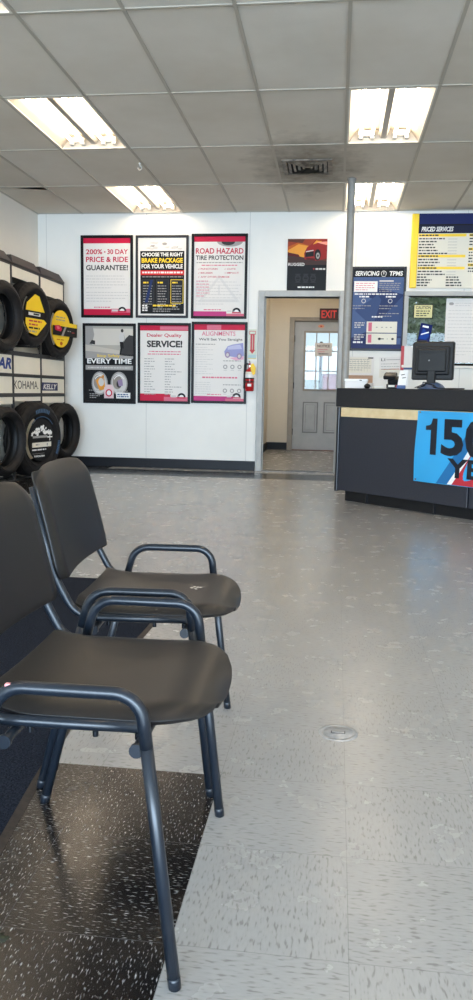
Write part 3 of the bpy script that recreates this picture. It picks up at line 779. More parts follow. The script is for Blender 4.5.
para(p,.02,w-.03,h-.49,2,.03,.008,Y[3],M_GRY,10); words_line(p,-.06,.06,-.095,.016,Y[3],M_WHT,random.Random(3),1.)
for z0_, z1_ in ((-.265,-.14),(-.395,-.275)):
    p.rect(-.115,w-.055,z0_,z1_,Y[4],M_BKAM); p.rect(-.095,-.055,z0_+.015,z1_-.012,Y[5],M_REDL); para(p,-w+.03,-.13,z1_-.01,3,.025,.012,Y[3],M_LGR,12)
for i, x in enumerate((.0,.06,.11,.16)): p.rect(x-.01,x+.01,-.21,-.2,Y[5],M_GRY)
p.disc(.035,-.335,.018,.014,Y[5],M_DGR,12); p.rect(.035,.085,-.34,-.33,Y[6],M_DGR); p.disc(.185,-.335,.016,.012,Y[5],M_DGR,12); p.rect(.12,.13,-.34,-.33,Y[6],M_GRY)
words_line(p,-w+.02,-w+.13,-h+.06,.02,Y[4],M_WHT,random.Random(6),1.); p.rect(w-.05,w-.01,-h+.05,-h+.12,Y[4],M_BLU2)
p.build('print', r_)

# menu board
mbx0, mbx1, mbz0, mbz1 = .772, 2.35, 2.135, 2.945
mr = empty('price_board', ((mbx0+mbx1)/2, W, (mbz0+mbz1)/2), 0, 'yellow and navy price board headed PRICED SERVICES above the window', 'sign')
w, h = (mbx1-mbx0)/2, (mbz1-mbz0)/2
p = MB(); p.box(-w+.075,w,-.03,-.001,-h,h,M_BKAM,.003); Z = [-.0306-.0007*i for i in range(8)]
p.rect(-w+.075,w,h-.21,h,Z[0],M_NAVY); p.rect(-w+.075,w,h-.13,h-.115,Z[1],M_BLK2); p.rect(-w+.075,w,h-.215,h-.13,Z[1],mat('print_deep_navy',(18,22,52),.4))
p.text('PRICED SERVICES', -w+.105, h-.195, .052, Z[2], M_WHT, width=.35, bold=.025, shear=.25)
rnd = random.Random(21)
def block(xa, xb, ztop, n, title=True):
    z = ztop
    if title: p.rect(xa,xb,z-.030,z,Z[0],M_SIGNY); words_line(p,xa+.005,xb,z-.023,.015,Z[1],M_DGR,rnd,.42); z -= .034
    for i in range(n):
        words_line(p,xa+.005,xb,z-.025,.014,Z[1],M_DGR,rnd,rnd.uniform(.3,.62)); x = xa+(xb-xa)*.62; p.rect(x,x+.1,z-.024,z-.02,Z[1],M_GRY); z -= .032
    return z
xa, xb = -w+.08, -w+.60
z = block(xa,xb,h-.22,6); z = block(xa,xb,z,3); z = block(xa,xb,z,2)
xc = xb+.03
q = block(xc,xc+.55,h-.22,3); q = block(xc,xc+.55,q-.02,4); q = block(xc,xc+.55,q-.01,2)
for i in range(4):
    words_line(p,xa,xa+.2,z-.024,.015,Z[1],M_DGR,rnd,rnd.uniform(.5,.95)); words_line(p,xa+.32,xa+.52,z-.024,.015,Z[1],M_DGR,rnd,rnd.uniform(.5,.95)); z -= .030
p.build('print', mr)
p = MB(); p.box(-w,-w+.075,-.04,-.001,-h,h,M_SIGNY,.006); p.build('side_bar', mr)

# papers below the TPMS poster, on window
def paper(name, x0, x1, z0, z1, label, cat='paper', y=W, m_=M_PAPER, rot=0.):
    cx, cz = (x0+x1)/2, (z0+z1)/2
    mb = MB(); w, h = (x1-x0)/2, (z1-z0)/2
    o_ = empty('tmp',(0,0,0)); bpy.data.objects.remove(o_)
    mb.box(-w,w,-.004,-.001,-h,h,m_)
    return mb, cx, cz, w, h
y = [-.0045-.0005*i for i in range(4)]
mb, cx, cz, w, h = paper('wall_notice', .105,.415,1.16,1.365,'')
para(mb,-w+.03,w-.03,h-.03,6,.024,.006,y[0],M_GRY,3); mb.rect(-w+.03,w-.03,-h+.02,h-.01,y[0]+.0003,M_BKAM); mb.rect(w-.07,w-.01,h-.022,h-.008,y[1],M_DGR)
for i in range(6): mb.rect(-w+.06+i*.035,-w+.062+i*.035,-h+.03,h-.025,y[1],M_GRY)
o = mb.build('ruled_notice'); o.location = (cx,W,cz); tag(o,'wide ruled paper form taped to the wall below the blue poster, beside the pole','paper')
mb, cx, cz, w, h = paper('wall_notice', .478,.732,1.13,1.365,'')
mb.rect(-w+.01,w-.01,0,h-.04,y[0],M_PAPER); mb.rect(-w,w,-h,-h+.1,y[0],M_BKAM); mb.text('LI',-w+.02,h-.045,.03,y[1],M_DGR,width=.045); para(mb,-w+.02,w-.02,h-.075,3,.03,.006,y[1],M_GRY,4); mb.rect(-w+.02,w-.03,-.025,-.018,y[1],M_ORG); para(mb,-w+.02,w-.05,-.05,3,.022,.006,y[1],M_LGR,5); mb.rect(-w+.08,w-.02,h-.035,h-.028,y[1],M_GRY)
o = mb.build('hanging_notice'); o.location = (cx,W,cz); o.rotation_euler=(0,math.radians(-2),0); tag(o,'cream notice sheet taped to the wall left of the monitor below the blue poster','paper')
# folder holder on the wall behind the box
fh = empty('hanging_document_holder', (.26,W,.995), 0, 'wall holder with tan and white folders just above the counter next to the pole', 'document holder')
k = MB(); k.box(-.155,.155,-.06,-.001,0,.015,M_LGR,.003); k.box(-.155,.155,-.064,-.056,0,.07,M_LGR,.003); k.build('tray', fh)
k = MB(); k.box(-.15,.145,-.045,-.035,.015,.155,M_TAN); k.build('folder', fh)
k = MB(); k.box(-.15,.14,-.03,-.02,.015,.125+.06,M_PAPER); k.box(-.15,.13,-.018,-.01,.015,.2,M_BKAM); k.build('sheets', fh)
# white flyer at window edge
mb, cx, cz, w, h = paper('flyer', .75,.865,1.225,1.49,'')
mb.box(-w-.035,-w,-.004,-.001,-h-.03,h,M_ARR); mb.rect(-w,w,-h-.03+.03,-h+.05,y[0],M_BLU2)
o = mb.build('hanging_flyer'); o.location = (cx,W-.026,cz); tag(o,'narrow white flyer with a red edge hung at the window frame behind the monitor','flyer')
mb, cx, cz, w, h = paper('caution_sign', .838,1.056,1.805,1.963,'', m_=M_BLK2)
mb.rect(-w+.008,w-.008,-h+.008,h-.008,y[0],M_CAUT); mb.text('CAUTION',0,h-.055,.036,y[1],M_DGR,width=.165,align='C',bold=.015); para(mb,-w+.03,w-.03,h-.07,3,.026,.011,y[1],M_DGR,6,.8)
o = mb.build('caution_sign'); o.location = (cx,W+.039,cz); tag(o,'small yellow CAUTION sign stuck on the window glass','sign')
mb, cx, cz, w, h = paper('window_sheet', 1.2,1.62,1.31,2.03,'', m_=M_PAPER)
mb.text('C',-w+.03,h-.075,.03,y[0],M_GRY); mb.disc(-w+.06,h-.06,.025,.016,y[1],M_GRY); para(mb,-w+.1,w-.04,h-.05,2,.025,.008,y[0],M_LGR,2); para(mb,-w+.03,w-.03,h-.13,14,.038,.008,y[0],M_LGR,3)
o = mb.build('window_sheet'); o.location = (cx,W+.039,cz); tag(o,'large white printed sheet hung on the window glass at the right edge','paper')
# notice on back door
mb, cx, cz, w, h = paper('door_notice', -.375,-.098,1.525,1.735,'')
mb.text('NOTICE',0,h-.07,.042,y[0],M_DGR,width=.2,align='C',bold=.02); para(mb,-w+.05,w-.05,h-.1,2,.035,.012,y[0],M_REDL,1); para(mb,-w+.06,w-.06,-h+.045,1,.03,.016,y[0],M_DGR,2,1.)
o = mb.build('door_notice'); o.location = (cx,PY+.014,cz); tag(o,'white paper headed NOTICE on the glass of the grey back door','paper')
# exit sign above the back door
ex = empty('exit_sign', (-.165,PY,2.182), 0, 'dark red EXIT sign on the wall over the back door', 'exit sign')
k = MB(); k.box(-.15,.15,-.05,-.001,-.09,.09,M_EXBOX,.006); k.build('housing', ex)
k = MB(); k.text('EXIT',0,-.06,.12,-.052,M_EXTXT,width=.24,align='C',bold=.02); k.build('lettering', ex)

# extinguisher arrow sign + extinguisher
mb, cx, cz, w, h = paper('arrow_sign', -1.05,-.955,1.32,1.665,'', m_=M_ARRBG)
mb.rect(-w,w,-h,-h+.05,y[0],mat('pale_teal_print',(176,200,200),.5)); mb.rect(-w,w,-h+.0,-h+.012,y[1],M_CAUT)
mb.rect(-.038,.038,h-.062,h-.02,y[1],M_ARR); mb.rect(-.031,.031,h-.055,h-.027,y[2],M_ARRBG); mb.rect(-.024,.024,-h+.1,h-.062,y[1],M_ARR); mb.rect(-.003,.003,-h+.11,h-.07,y[2],M_ARRBG); mb.poly([(-.036,-h+.105),(0,-h+.06),(.036,-h+.105)],y[1],M_ARR)
MATS['banner_sky_blue']
o = mb.build('arrow_sign'); o.location = (cx,W,cz); tag(o,'pale sign with a red arrow pointing down to the fire extinguisher','sign')
fe = empty('fire_extinguisher', (-1.02,W-.068,.945), 0, 'small red fire extinguisher with a yellow tag on the wall beside the doorway', 'fire extinguisher')
k = MB(); k.lathe([(0,0),(.046,0),(.052,.008),(.052,.20),(.046,.235),(.03,.258),(.018,.265),(.018,.28),(0,.28)], M_EXTR, 28); k.build('cylinder', fe)
k = MB(); k.lathe([(.0528,.155),(.0528,.195)], M_WHT, 28); k.lathe([(.0531,.14),(.0531,.155)], M_BLK2, 28); k.lathe([(.0528,.195),(.0488,.225)], M_BKAM, 28)
k.build('label_band', fe)
k = MB(); k.box(-.02,.025,-.0535,-.05,.055,.085,M_WHT); k.build('sticker', fe)
k = MB(); k.cyl((0,0,.278),.016,.03,M_CHR,'z',14); k.box(-.014,.014,-.02,.02,.305,.325,M_EXTR,.004); k.sweep([(0,0,.31),(0,-.03,.315),(0,-.075,.30)],.006,M_EXTR,8); k.sweep([(0,0,.325),(0,-.03,.343),(0,-.08,.345)],.007,M_CHR,8); k.cyl((.016,0,.296),.012,.006,M_WHT,'x',12); k.build('valve', fe)
k = MB(); k.sweep(fillet([(-.012,0,.31),(-.06,0,.325),(-.066,0,.12),(-.062,0,.06)],[.035,.05],6),.009,M_CAP,10); k.sweep([(-.062,0,.10),(-.06,0,.03)],lambda t:.010+.004*t,M_CAP,10); k.build('hose', fe)
k = MB(); k.poly([(.01,.30),(.045,.325),(.075,.27),(.07,.2),(.045,.185),(.02,.235)],-.058,M_TAGY); k.add([(.01,-.057,.30),(.045,-.057,.325),(.075,-.057,.27),(.07,-.057,.2),(.045,-.057,.185),(.02,-.057,.235)],[[5,4,3,2,1,0]],M_TAGY); k.sweep([(.012,-.02,.31),(.02,-.0575,.298)],.002,M_BLK2,6); k.build('tag', fe)
k = MB(); k.box(-.02,.02,.052,.067,.02,.24,M_CAP,.002); k.lathe([(.0535,.1),(.0535,.115)],M_BLK2,28); k.build('bracket', fe)

# ================================================================== TYRE RACKS
XK = -3.2
def make_rack(zu=1.945, zl=.775):
    """origin: near floor corner of front plane; x forward into room, y along wall"""
    r = empty('tire_display_rack', (0,0,0)); Lc = .758
    k = MB(); D = XK-XL-.02
    k.box(-D,-.205,.0,Lc,.0,2.12,M_RACK)
    for z0_, z1_ in ((zl,1.30),(zu,2.15)): k.box(-.205,-.012,.0,Lc,z0_,z1_,M_RACK)
    k.box(-.02,0,0,.016,0,2.15,M_RACK); k.box(-.02,0,Lc-.016,Lc,0,2.15,M_RACK)
    for z0_, z1_ in ((0,.02),(.845,.883),(1.045,1.078),(1.256,1.30),(2.125,2.15)): k.box(-.02,0,.016,Lc-.016,z0_,z1_,M_RACK)
    k.build('frame', r)
    c = MB(); d0, d1 = -D, .012
    c.add([(d0,0,2.15),(d1,0,2.15),(d1,Lc,2.15),(d0,Lc,2.15),(d0,.0,2.225),(d1-.01,.0,2.225),(d1-.01,Lc-.17,2.225),(d0,Lc-.17,2.225)],
          [(0,3,2,1),(4,5,6,7),(0,1,5,4),(1,2,6,5),(2,3,7,6),(3,0,4,7)], M_CAPR)
    c.build('top_cap', r)
    ps = []
    for nm, z0_, z1_ in (('header_panel',zu,2.125),('upper_sign_panel',1.078,1.256),('lower_sign_panel',.883,1.045),('middle_panel',zl,.845)):
        q = MB(); q.box(-.012,-.006,.018,Lc-.018,z0_,z1_,M_PANEL); ps.append(q.build(nm, r))
    for nm, z0_, z1_ in (('upper_back_panel',1.30,zu),('lower_back_panel',.02,zl)):
        q = MB(); q.box(-.204,-.198,.0,Lc,z0_,z1_,M_PANEL); q.build(nm, r)
    return r
racks = []
rk0 = make_rack()
info = [(6.862,'black tire rack with blue sign lettering, cut off by the left photo edge'),
        (7.622,'black tire rack with the KOHAMA sign, between two others'),
        (8.382,'black tire rack with a small navy sign, nearest the room corner')]
for i, (yy, lb) in enumerate(info):
    o = rk0 if i == 0 else make_rack(2.02,.80) if i == 1 else copy_tree(rk0)
    o.location = (XK, yy, 0); tag(o, lb, 'tire rack', 'tire display racks along the left wall'); racks.append(o)
def child(o, nm): return [c for c in o.children if c.name.split('.')[0] == nm][0]
# lettering on the racks lies in the plane x=0 facing +x: map (x,z)->(0,y,z)
RX = Matrix(((0,-1,0,0),(1,0,0,0),(0,0,1,0),(0,0,0,1)))      # text plane (x right, -y front) -> rack front
k = MB(); k.text('YEAR', .73, 1.118, .11, .005, M_GOOD, width=.56, align='R', bold=.04, shear=.25, T=RX); k.build('sign_lettering', racks[0])
k = MB(); k.text('KOHAMA.', .02, .925, .085, .005, M_BLK2, width=.66, bold=.0, T=RX); k.build('sign_lettering', racks[1])
k = MB(); k.rect(.03,.52,.91,1.0,.005,M_NAVY,RX); k.text('KELLY', .06, .925, .058, .0042, M_WHT, width=.43, bold=.03, shear=.2, T=RX); k.build('sign_lettering', racks[2])

def tyre_mesh(R, Wd, rim):
    """tyre with axis along local z (turned to +x later); z from -Wd (back) to 0 (front face)"""
    half = []
    # front half profile from bead (inside) to tread centre: (r, z)
    pr = [(rim+.012,-.075),(rim,-.065),(rim-.002,-.048),(rim+.010,-.030),(rim+.03,-.012),((rim+R)/2,.0),(R-.05,-.004),(R-.028,-.012),(R-.022,-.016),(R-.010,-.026),(R-.002,-.040)]
    tread = []
    zc = -Wd/2; n = 4; span = Wd-.08
    for g in range(n):
        zz = -.04-span*(g+.5)/n
        tread += [(R,zz+.012),(R-.009,zz+.007),(R-.009,zz-.007),(R,zz-.012)]
    back = [(r,-Wd-z*.6) for r,z in pr][::-1]
    inner = [(R-.022,-Wd+.05),(R-.014,-Wd/2),(R-.022,-.05)]
    return pr+tread+back, [(rim+.012,-Wd+.045)]+inner+[(rim+.012,-.075)], len(pr), len(tread)
def make_tyre(R, Wd, rim):
    r = empty('tire', (0,0,0))
    prof, inn, npz, ntr = tyre_mesh(R, Wd, rim)
    k = MB()
    def mod(kk, j, rad):
        if npz-3 <= j < npz or npz+ntr <= j < npz+ntr+3: return rad - (.007 if kk % 3 == 0 else 0)
        return rad
    TX = Matrix.Rotation(PI/2, 4, 'Y')        # z -> x
    k.lathe(prof, M_TIRE, 96, TX, False, mod)
    k.lathe(inn, M_LINER, 64, TX)
    # raised ribs on the sidewall
    for a, b in ((rim+.045,rim+.05),(R-.062,R-.058)): k.lathe([(a,-.0045),(a,.0025),(b,.0025),(b,-.0045)], M_TIRE, 64, TX)
    k.build('tire_body', r)
    return r
def place_tyre(R, Wd, rim, x, yy, z, tilt, turn, label, group):
    r = make_tyre(R, Wd, rim)
    r.location = (x, yy, z); r.rotation_euler = (0, tilt, turn)
    return tag(r, label, 'tire', group)
GU, GL = 'tires on the upper rack row', 'tires on the lower rack row'
t1 = place_tyre(.335,.19,.212,-3.10,7.28,1.60,math.radians(1.5),-math.radians(8),'empty black tire on the upper row, cut off by the left photo edge',GU)
t2 = place_tyre(.327,.19,.21,-3.10,8.0,1.684,math.radians(1.5),-math.radians(11),'black tire with a yellow pentagon card in its centre on the upper row',GU)
t3 = place_tyre(.33,.19,.21,-3.10,8.757,1.60,math.radians(1.5),-math.radians(10),'black tire with a round yellow label crossed by a black band on the upper row',GU)
l1 = place_tyre(.335,.2,.24,-3.08,7.225,.422,math.radians(1.5),-math.radians(9),'empty black tire on the lower row, cut off by the left photo edge',GL)
l2 = place_tyre(.39,.21,.235,-3.05,7.97,.40,math.radians(1.5),-math.radians(15),'large black all terrain tire with a black and white centre card on the lower row',GL)
l3 = place_tyre(.325,.2,.205,-3.06,8.85,.443,math.radians(1.5),-math.radians(10),'plain black tire with an empty centre on the lower row, nearest the room corner',GL)
RY = Matrix(((0,-1,0,0),(1,0,0,0),(0,0,1,0),(0,0,0,1)))
def card(par, name, fn, lab=None):
    k = MB(); fn(k); o = k.build(name, par)
    if lab: o['label'] = lab
    return o
def c2(k):
    k.disc(0,0,.212,.212,.01,M_BLK2,40,T=RY); k.disc(0,0,.212,.212,.02,M_BLK2,40,T=RY)
    k.poly([(-.17,.11),(-.02,.205),(.06,.19),(.165,.035),(-.19,.035)],.0025,M_YEL,RY)
    k.poly([(-.19,-.04),(.15,-.04),(.205,-.07),(.02,-.21),(-.12,-.19),(-.19,-.1)],.0025,M_YEL,RY)
    k.rect(-.14,.08,-.012,.018,.0015,M_WHT,RY); k.rect(-.05,.06,-.004,.012,.0005,M_BLK2,RY)
    for i,(w_,m_) in enumerate(((.24,M_ARR),(.16,M_ARR),(.2,M_BLK2),(.14,M_GRY))): words_line2(k,-.13,-.13+w_,-.075-i*.035,.017,.0015,m_,i)
def words_line2(k,x0,x1,z,hh,y_,m_,seed):
    rnd = random.Random(seed); x = x0
    while x < x1-.01:
        w_ = min(rnd.uniform(.03,.08), x1-x); k.rect(x,x+w_,z,z+hh,y_,m_,RY); x += w_+.012
card(t2,'centre_card',c2,'yellow and black centre card')
def c3(k):
    k.disc(0,0,.205,.205,.004,M_YEL,40,T=RY); k.disc(0,0,.205,.205,.012,M_YEL,40,T=RY)
    k.rect(-.2,.335,-.075,.03,-.007,M_BLK2,RY); k.rect(-.02,.34,.03,.075,-.008,M_SIGNY,RY)
    k.add([(.012,.335,-.075),(.012,.34,.075),(-.19,.34,.075),(-.19,.335,-.075)],[(0,1,2,3)],M_BLK2)
    for i in range(2): words_line2(k,-.12,.08,.12-i*.03,.012,-.0,M_GRY,i)
    k.poly([(-.16,.03),(-.06,.04),(.0,.0),(-.03,-.03),(-.15,-.02)],-.0085,M_RED,RY); k.poly([(-.13,.02),(-.08,.03),(-.05,.0),(-.1,-.01)],-.0092,M_REDL,RY)
    k.poly([(-.02,-.075),(.03,-.075),(.1,.03),(.06,.03)],-.009,M_GRY,RY); words_line2(k,.12,.2,-.02,.01,-.009,M_GRY,4); words_line2(k,.22,.3,-.03,.008,-.009,M_ARR,5)
    words_line2(k,-.1,.06,-.125,.01,0,M_ORG,6); k.disc(0,-.16,.03,.02,0,M_ORG,16,T=RY)
card(t3,'centre_label',c3,'round yellow label with a black band')
def c5(k):
    k.disc(0,0,.222,.222,.004,M_BLK2,44,T=RY); k.disc(0,0,.222,.222,.012,M_BLK2,44,T=RY)
    rnd = random.Random(3)
    for i in range(46):      # white mountain graphic
        x = rnd.uniform(-.17,.17); zt = .165-abs(x)*.55; z = rnd.uniform(.055,zt if zt > .07 else .08); s = rnd.uniform(.008,.022)
        k.poly([(x-s,z-s*.5),(x+s*.6,z-s*.7),(x+s,z+s*.6),(x-s*.2,z+s)],.003-.00002*i,M_WHT,RY)
    k.rect(-.15,.1,.022,.045,.0025,M_GRY,RY); k.rect(.1,.19,.02,.032,.002,M_WHT,RY); k.rect(.138,.15,-.012,.065,.0015,M_WHT,RY)
    k.rect(-.16,.17,-.075,-.025,.0025,M_BKAM,RY); words_line2(k,-.1,-.04,-.055,.015,.0015,M_GRY,1); k.disc(.1,-.05,.012,.016,.0015,M_GRY,12,T=RY)
    words_line2(k,-.16,.08,-.108,.014,.0025,M_WHT,2); k.rect(-.15,.05,-.142,-.139,.0025,M_GRY,RY)
    k.text('YOKOHAMA',-.13,-.178,.02,.0025,M_WHT,width=.19,bold=.03,T=RY)
card(l2,'centre_card',c5,'black centre card with white mountain graphic')
def c6(k):
    for a0, a1 in ((1.15,1.95),(-.55,-.05)):
        n = 9
        for i in range(n):
            a = a0+(a1-a0)*i/n; k.ring(0,0,.285,.325,-.0045,M_TYBLUE,3,a,a+(a1-a0)/n*.7,T=RY)
    k.ring(0,0,.238,.246,-.003,M_TYBLUE,40,.7,2.4,T=RY)
card(l2,'sidewall_lettering',c6,'blue sidewall lettering')
# cradles that carry each tyre (part of the rack)
for i, (tu, tl, ru, rl, wu, wl_) in enumerate(((t1,l1,.335,.335,.19,.2),(t2,l2,.327,.39,.19,.21),(t3,l3,.33,.325,.19,.2))):
    for t_, R_, w_ in ((tu,ru,wu),(tl,rl,wl_)):
        k = MB(); lx = t_.location.x-XK; ly = t_.location.y-racks[i].location.y; lz = t_.location.z-R_
        zt = max(lz-.008, .004)
        for s in (-1,1):
            k.sweep([(-.2,ly+s*.12,zt+.02),(lx-w_*.5,ly+s*.12,zt+.014),(lx-.03,ly+s*.12,zt+.012)],.006,M_RACK,8)
        k.build('tire_cradle', racks[i])

# ================================================================== COUNTER
ang = math.atan2(-.67552, .73734)
ct = empty('service_counter', (.039,6.955,0), ang, 'angled dark service counter with a pale wood strip under its black top', 'counter')
LC = 2.6
k = MB(); k.box(-.006,1.305,0,.66,.10,.822,M_CNT,.003); k.build('front_panel', ct)
k = MB(); k.box(1.32,LC,0,.66,.10,.822,M_CNT,.003); k.build('front_panel', ct)
k = MB(); k.box(-.036,-.006,-.012,.68,.09,.822,M_CNTT,.004); k.build('end_post', ct)
k = MB(); k.box(.015,LC,-.012,.0,.742,.822,M_WOOD,.002); k.build('wood_strip', ct)
k = MB(); k.box(-.035,LC,-.03,.72,.826,.986,M_CNTT,.006); k.build('counter_top', ct)
k = MB(); k.box(.0,LC,.10,.6,0,.10,M_KICK); k.box(.0,LC,.096,.10,.0,.095,M_KICK)
for x in (.25,.95): k.box(x-.008,x+.008,.08,.1,0,.1,M_CNTT)
k.build('toe_kick', ct)
# banner
bn = empty('banner', (.039,6.955,0), ang, 'sky blue vinyl banner with large black numerals 150 taped to the counter front', 'banner')
k = MB(); bx0, bx1, bz0, bz1 = .832, 2.2, .262, .818; nx, nz = 60, 24
def by(x, z): return -.022 + .005*math.sin(x*9+z*7) + .003*math.sin(x*21-z*13)
def bq(x): return bx0+(bx1-bx0)*x
vs = []; fs = []
for i in range(nx+1):
    for j in range(nz+1):
        x = bq(i/nx) - (.014*(1-j/nz) if i == 0 else 0); z = bz0+(bz1-bz0)*j/nz; vs.append((x,by(x,z),z))
for i in range(nx):
    for j in range(nz): a = i*(nz+1)+j; fs.append([a,a+nz+1,a+nz+2,a+1])
k.add(vs, fs, M_BAN, True)
k.add([(a,b+.002,c) for a,b,c in vs], [q[::-1] for q in fs], M_BAN, True); k.build('vinyl_sheet', bn)
def draped(mb, tmp, off):
    tmp.v = [(x, by(x,z)-off, z) for x, _, z in tmp.v]
    base = len(mb.v)
    mb.v += tmp.v
    for f_, mi, sm in zip(tmp.f, tmp.mi, tmp.sm): mb.f.append([base+q for q in f_]); mb.mi.append(mb.m(tmp.mats[mi])); mb.sm.append(False)
def strip(mb, pts_l, pts_r, m_, off, n=12):
    t = MB()
    for i in range(n):
        f0, f1 = i/n, (i+1)/n
        L = lambda a, b, f: (a[0]+(b[0]-a[0])*f, a[1]+(b[1]-a[1])*f)
        a, b, c, d_ = L(*pts_l,f0), L(*pts_r,f0), L(*pts_r,f1), L(*pts_l,f1)
        t.poly([a,b,c,d_],0,m_)
    draped(mb, t, off)
k = MB()
strip(k, ((1.04,.266),(1.33,.72)), ((1.135,.266),(1.38,.66)), M_BAN2, .0012)
strip(k, ((1.135,.266),(1.40,.68)), ((1.175,.266),(1.42,.64)), M_WHT, .0014)
strip(k, ((1.172,.266),(1.36,.56)), ((2.19,.266),(2.19,.56)), M_BANR, .0013)
k.build('swoosh', bn)
k = MB(); t = MB()
t.poly([(.965,.482),(1.02,.482),(1.02,.762),(.978,.762),(.965,.72)],0,M_BANK); t.poly([(.918,.672),(.965,.672),(.965,.72),(.95,.71),(.918,.704)],0,M_BANK); t.text('5', 1.062, .482, .28, 0, M_BANK, width=.2, bold=.035); t.text('0', 1.275, .478, .288, 0, M_BANK, width=.2, bold=.04)
t.text('YEARS', 1.128, .318, .15, 0, M_BANK, width=.72, bold=.03)
draped(k, t, .0025); k.build('lettering', bn)
k = MB()
for x, z in ((bx0+.02,bz1-.012),(bx0+.006,bz0+.015)): k.cyl((x,by(x,z)-.002,z),.008,.002,M_CHR,'y',12)
k.build('grommet', bn)

# counter items: local frame of counter
def oncounter(name, x, yy, label, cat, rz=0.):
    p_ = Matrix.Translation((.039,6.955,0)) @ Matrix.Rotation(ang,4,'Z') @ Vector((x,yy,.9865))
    return empty(name, p_, ang+rz, label, cat)
mo = oncounter('monitor', .75,.26, 'black computer monitor seen from behind on the counter', 'monitor', math.radians(22))
k = MB(); k.box(-.168,.168,-.03,.018,.075,.38,M_MON,.01); k.build('bezel', mo)
k = MB(); k.box(-.14,.14,-.05,-.028,.115,.345,M_MONP,.012); k.box(-.115,.115,-.062,-.046,.14,.32,M_MON,.008)
for i in range(9): k.box(-.1,.1,-.0635,-.0615,.285+i*.003,.2862+i*.003,M_KICK)
k.disc(-.02,.23,.006,.006,-.0635,M_GRY,10); k.build('rear_cover', mo)
k = MB(); k.box(-.155,.155,.0185,.0195,.1,.355,M_KICK); k.build('screen', mo)
k = MB(); k.box(-.035,.035,-.06,-.03,.02,.2,M_MON,.008); k.build('stand_neck', mo)
k = MB(); k.lathe([(0,.06),(.04,.058),(.08,.04),(.105,.012),(.11,0),(0,0)], M_PLBLUE, 32); k.build('stand_base', mo)
bc = oncounter('blue_card', .665,.225, 'blue leaflet standing on the top edge of the monitor', 'leaflet', math.radians(22)); bc.location.z += .3805
k = MB(); TT = Matrix.Rotation(math.radians(12),4,'Y') @ Matrix.Rotation(math.radians(8),4,'X')
k.box(-.048,.048,-.002,.002,.004,.145,M_NAVY,0,TT); k.poly([(-.04,.02),(.02,.02),(.04,.06),(-.02,.11)],-.003,M_GOOD,TT); k.rect(-.03,.02,.115,.13,-.003,M_WHT,TT); k.poly([(-.03,.05),(.03,.08),(.03,.09),(-.03,.06)],-.0035,M_WHT,TT); k.build('leaflet_sheet', bc)
k = MB(); k.box(-.045,.035,-.02,.02,0,.012,M_MON,.003); k.build('clip_base', bc)
cb = MB(); 
pts = [(-.1,0,.008),(-.05,.03,.03),(.0,-.02,.045),(.05,.02,.03),(.1,-.02,.012),(.16,.01,.006),(.24,.03,.006),(.34,.0,.006)]
def smooth(pts, n=5):
    P = [Vector(p) for p in pts]; out = []
    for i in range(len(P)-1):
        p0, p1, p2, p3 = P[max(i-1,0)], P[i], P[i+1], P[min(i+2,len(P)-1)]
        for q in range(n):
            f_ = q/n; out.append(.5*((2*p1)+(p2-p0)*f_+(2*p0-5*p1+4*p2-p3)*f_*f_+(3*p1-p0-3*p2+p3)*f_**3))
    return out+[P[-1]]
cb.sweep(smooth(pts),.005,M_CABLE,8); cb.sweep(smooth([(x,y_-.03,z*1.2) for x,y_,z in pts]),.004,M_CABLE,8)
o = cb.build('cable'); P_ = Matrix.Translation((.039,6.955,0)) @ Matrix.Rotation(ang,4,'Z') @ Vector((.82,.1,.9865)); o.location = P_; o.rotation_euler = (0,0,ang); tag(o,'black cables lying on the counter in front of the monitor','cable')
# white box at the left end, card terminal, receipt
bx = oncounter('white_box', -.0,.19, 'small white box at the left end of the counter beside the pole', 'box', math.radians(38))
k = MB(); k.box(-.095,.095,-.05,.06,0,.06,M_PAPER,.004); k.build('carton', bx)
k = MB(); k.box(-.1,.1,-.054,.064,.06,.082,M_WHT,.004); k.box(.03,.05,-.0555,-.054,.066,.074,M_DGR); k.build('lid', bx)
ms = MB(); ms.sweep([Vector((.0,-.045,.0))+Vector((0,.045*t,0)) for t in (0,.5,1,1.5,2)], lambda t:.001+.022*math.sin(PI*min(max(t,.04),.96)), M_MON, 14)
ms.v = [(x,y_,max(z*1.1+.02,0)) for x,y_,z in ms.v]
o = ms.build('computer_mouse'); o.location = Matrix.Translation((.039,6.955,0)) @ Matrix.Rotation(ang,4,'Z') @ Vector((.135,.18,.9865)); o.rotation_euler=(0,0,.6); tag(o,'small black rounded gadget right of the white box on the counter','gadget')
cm = oncounter('card_terminal', .40,.2, 'black card terminal on the counter left of the monitor', 'card terminal', math.radians(30))
k = MB(); k.box(-.05,.06,-.06,.06,0,.04,M_MON,.006); k.build('base', cm)
k = MB(); TT = Matrix.Translation((0,0,.04)) @ Matrix.Rotation(math.radians(20),4,'X'); k.box(-.04,.05,-.05,.05,.0,.055,M_MON,.008,TT); k.box(-.075,.03,-.055,.045,.055,.09,M_MON,.008,TT); k.build('body', cm)
k = MB(); k.box(-.03,.02,-.066,-.06,.015,.03,M_BKAM); k.box(.03,.045,-.066,-.06,.012,.03,M_ARR); k.build('key', cm)
rc = MB()
n = 10; vs = []; fs = []
for i in range(n+1):
    t = i/n; z = .15*(1-t)+.002; y_ = -.03*t*t-.012*math.sin(t*PI); xo = -.018*t
    vs += [(-.03+xo,y_,z),(.035+xo,y_,z)]
    if i: fs.append([2*i-2,2*i,2*i+1,2*i-1])
rc.add(vs,fs,M_PAPER,True); rc.add([(a,b+.0015,c) for a,b,c in vs],[q[::-1] for q in fs],M_PAPER,True)
for i, (x, z) in enumerate(((-.02,.11),(-.01,.085),(-.022,.06))): rc.add([(x,-.0205,z),(x+.03,-.0205,z+.006),(x+.03,-.0205,z+.012),(x,-.0205,z+.006)],[(0,1,2,3)],M_DGR)
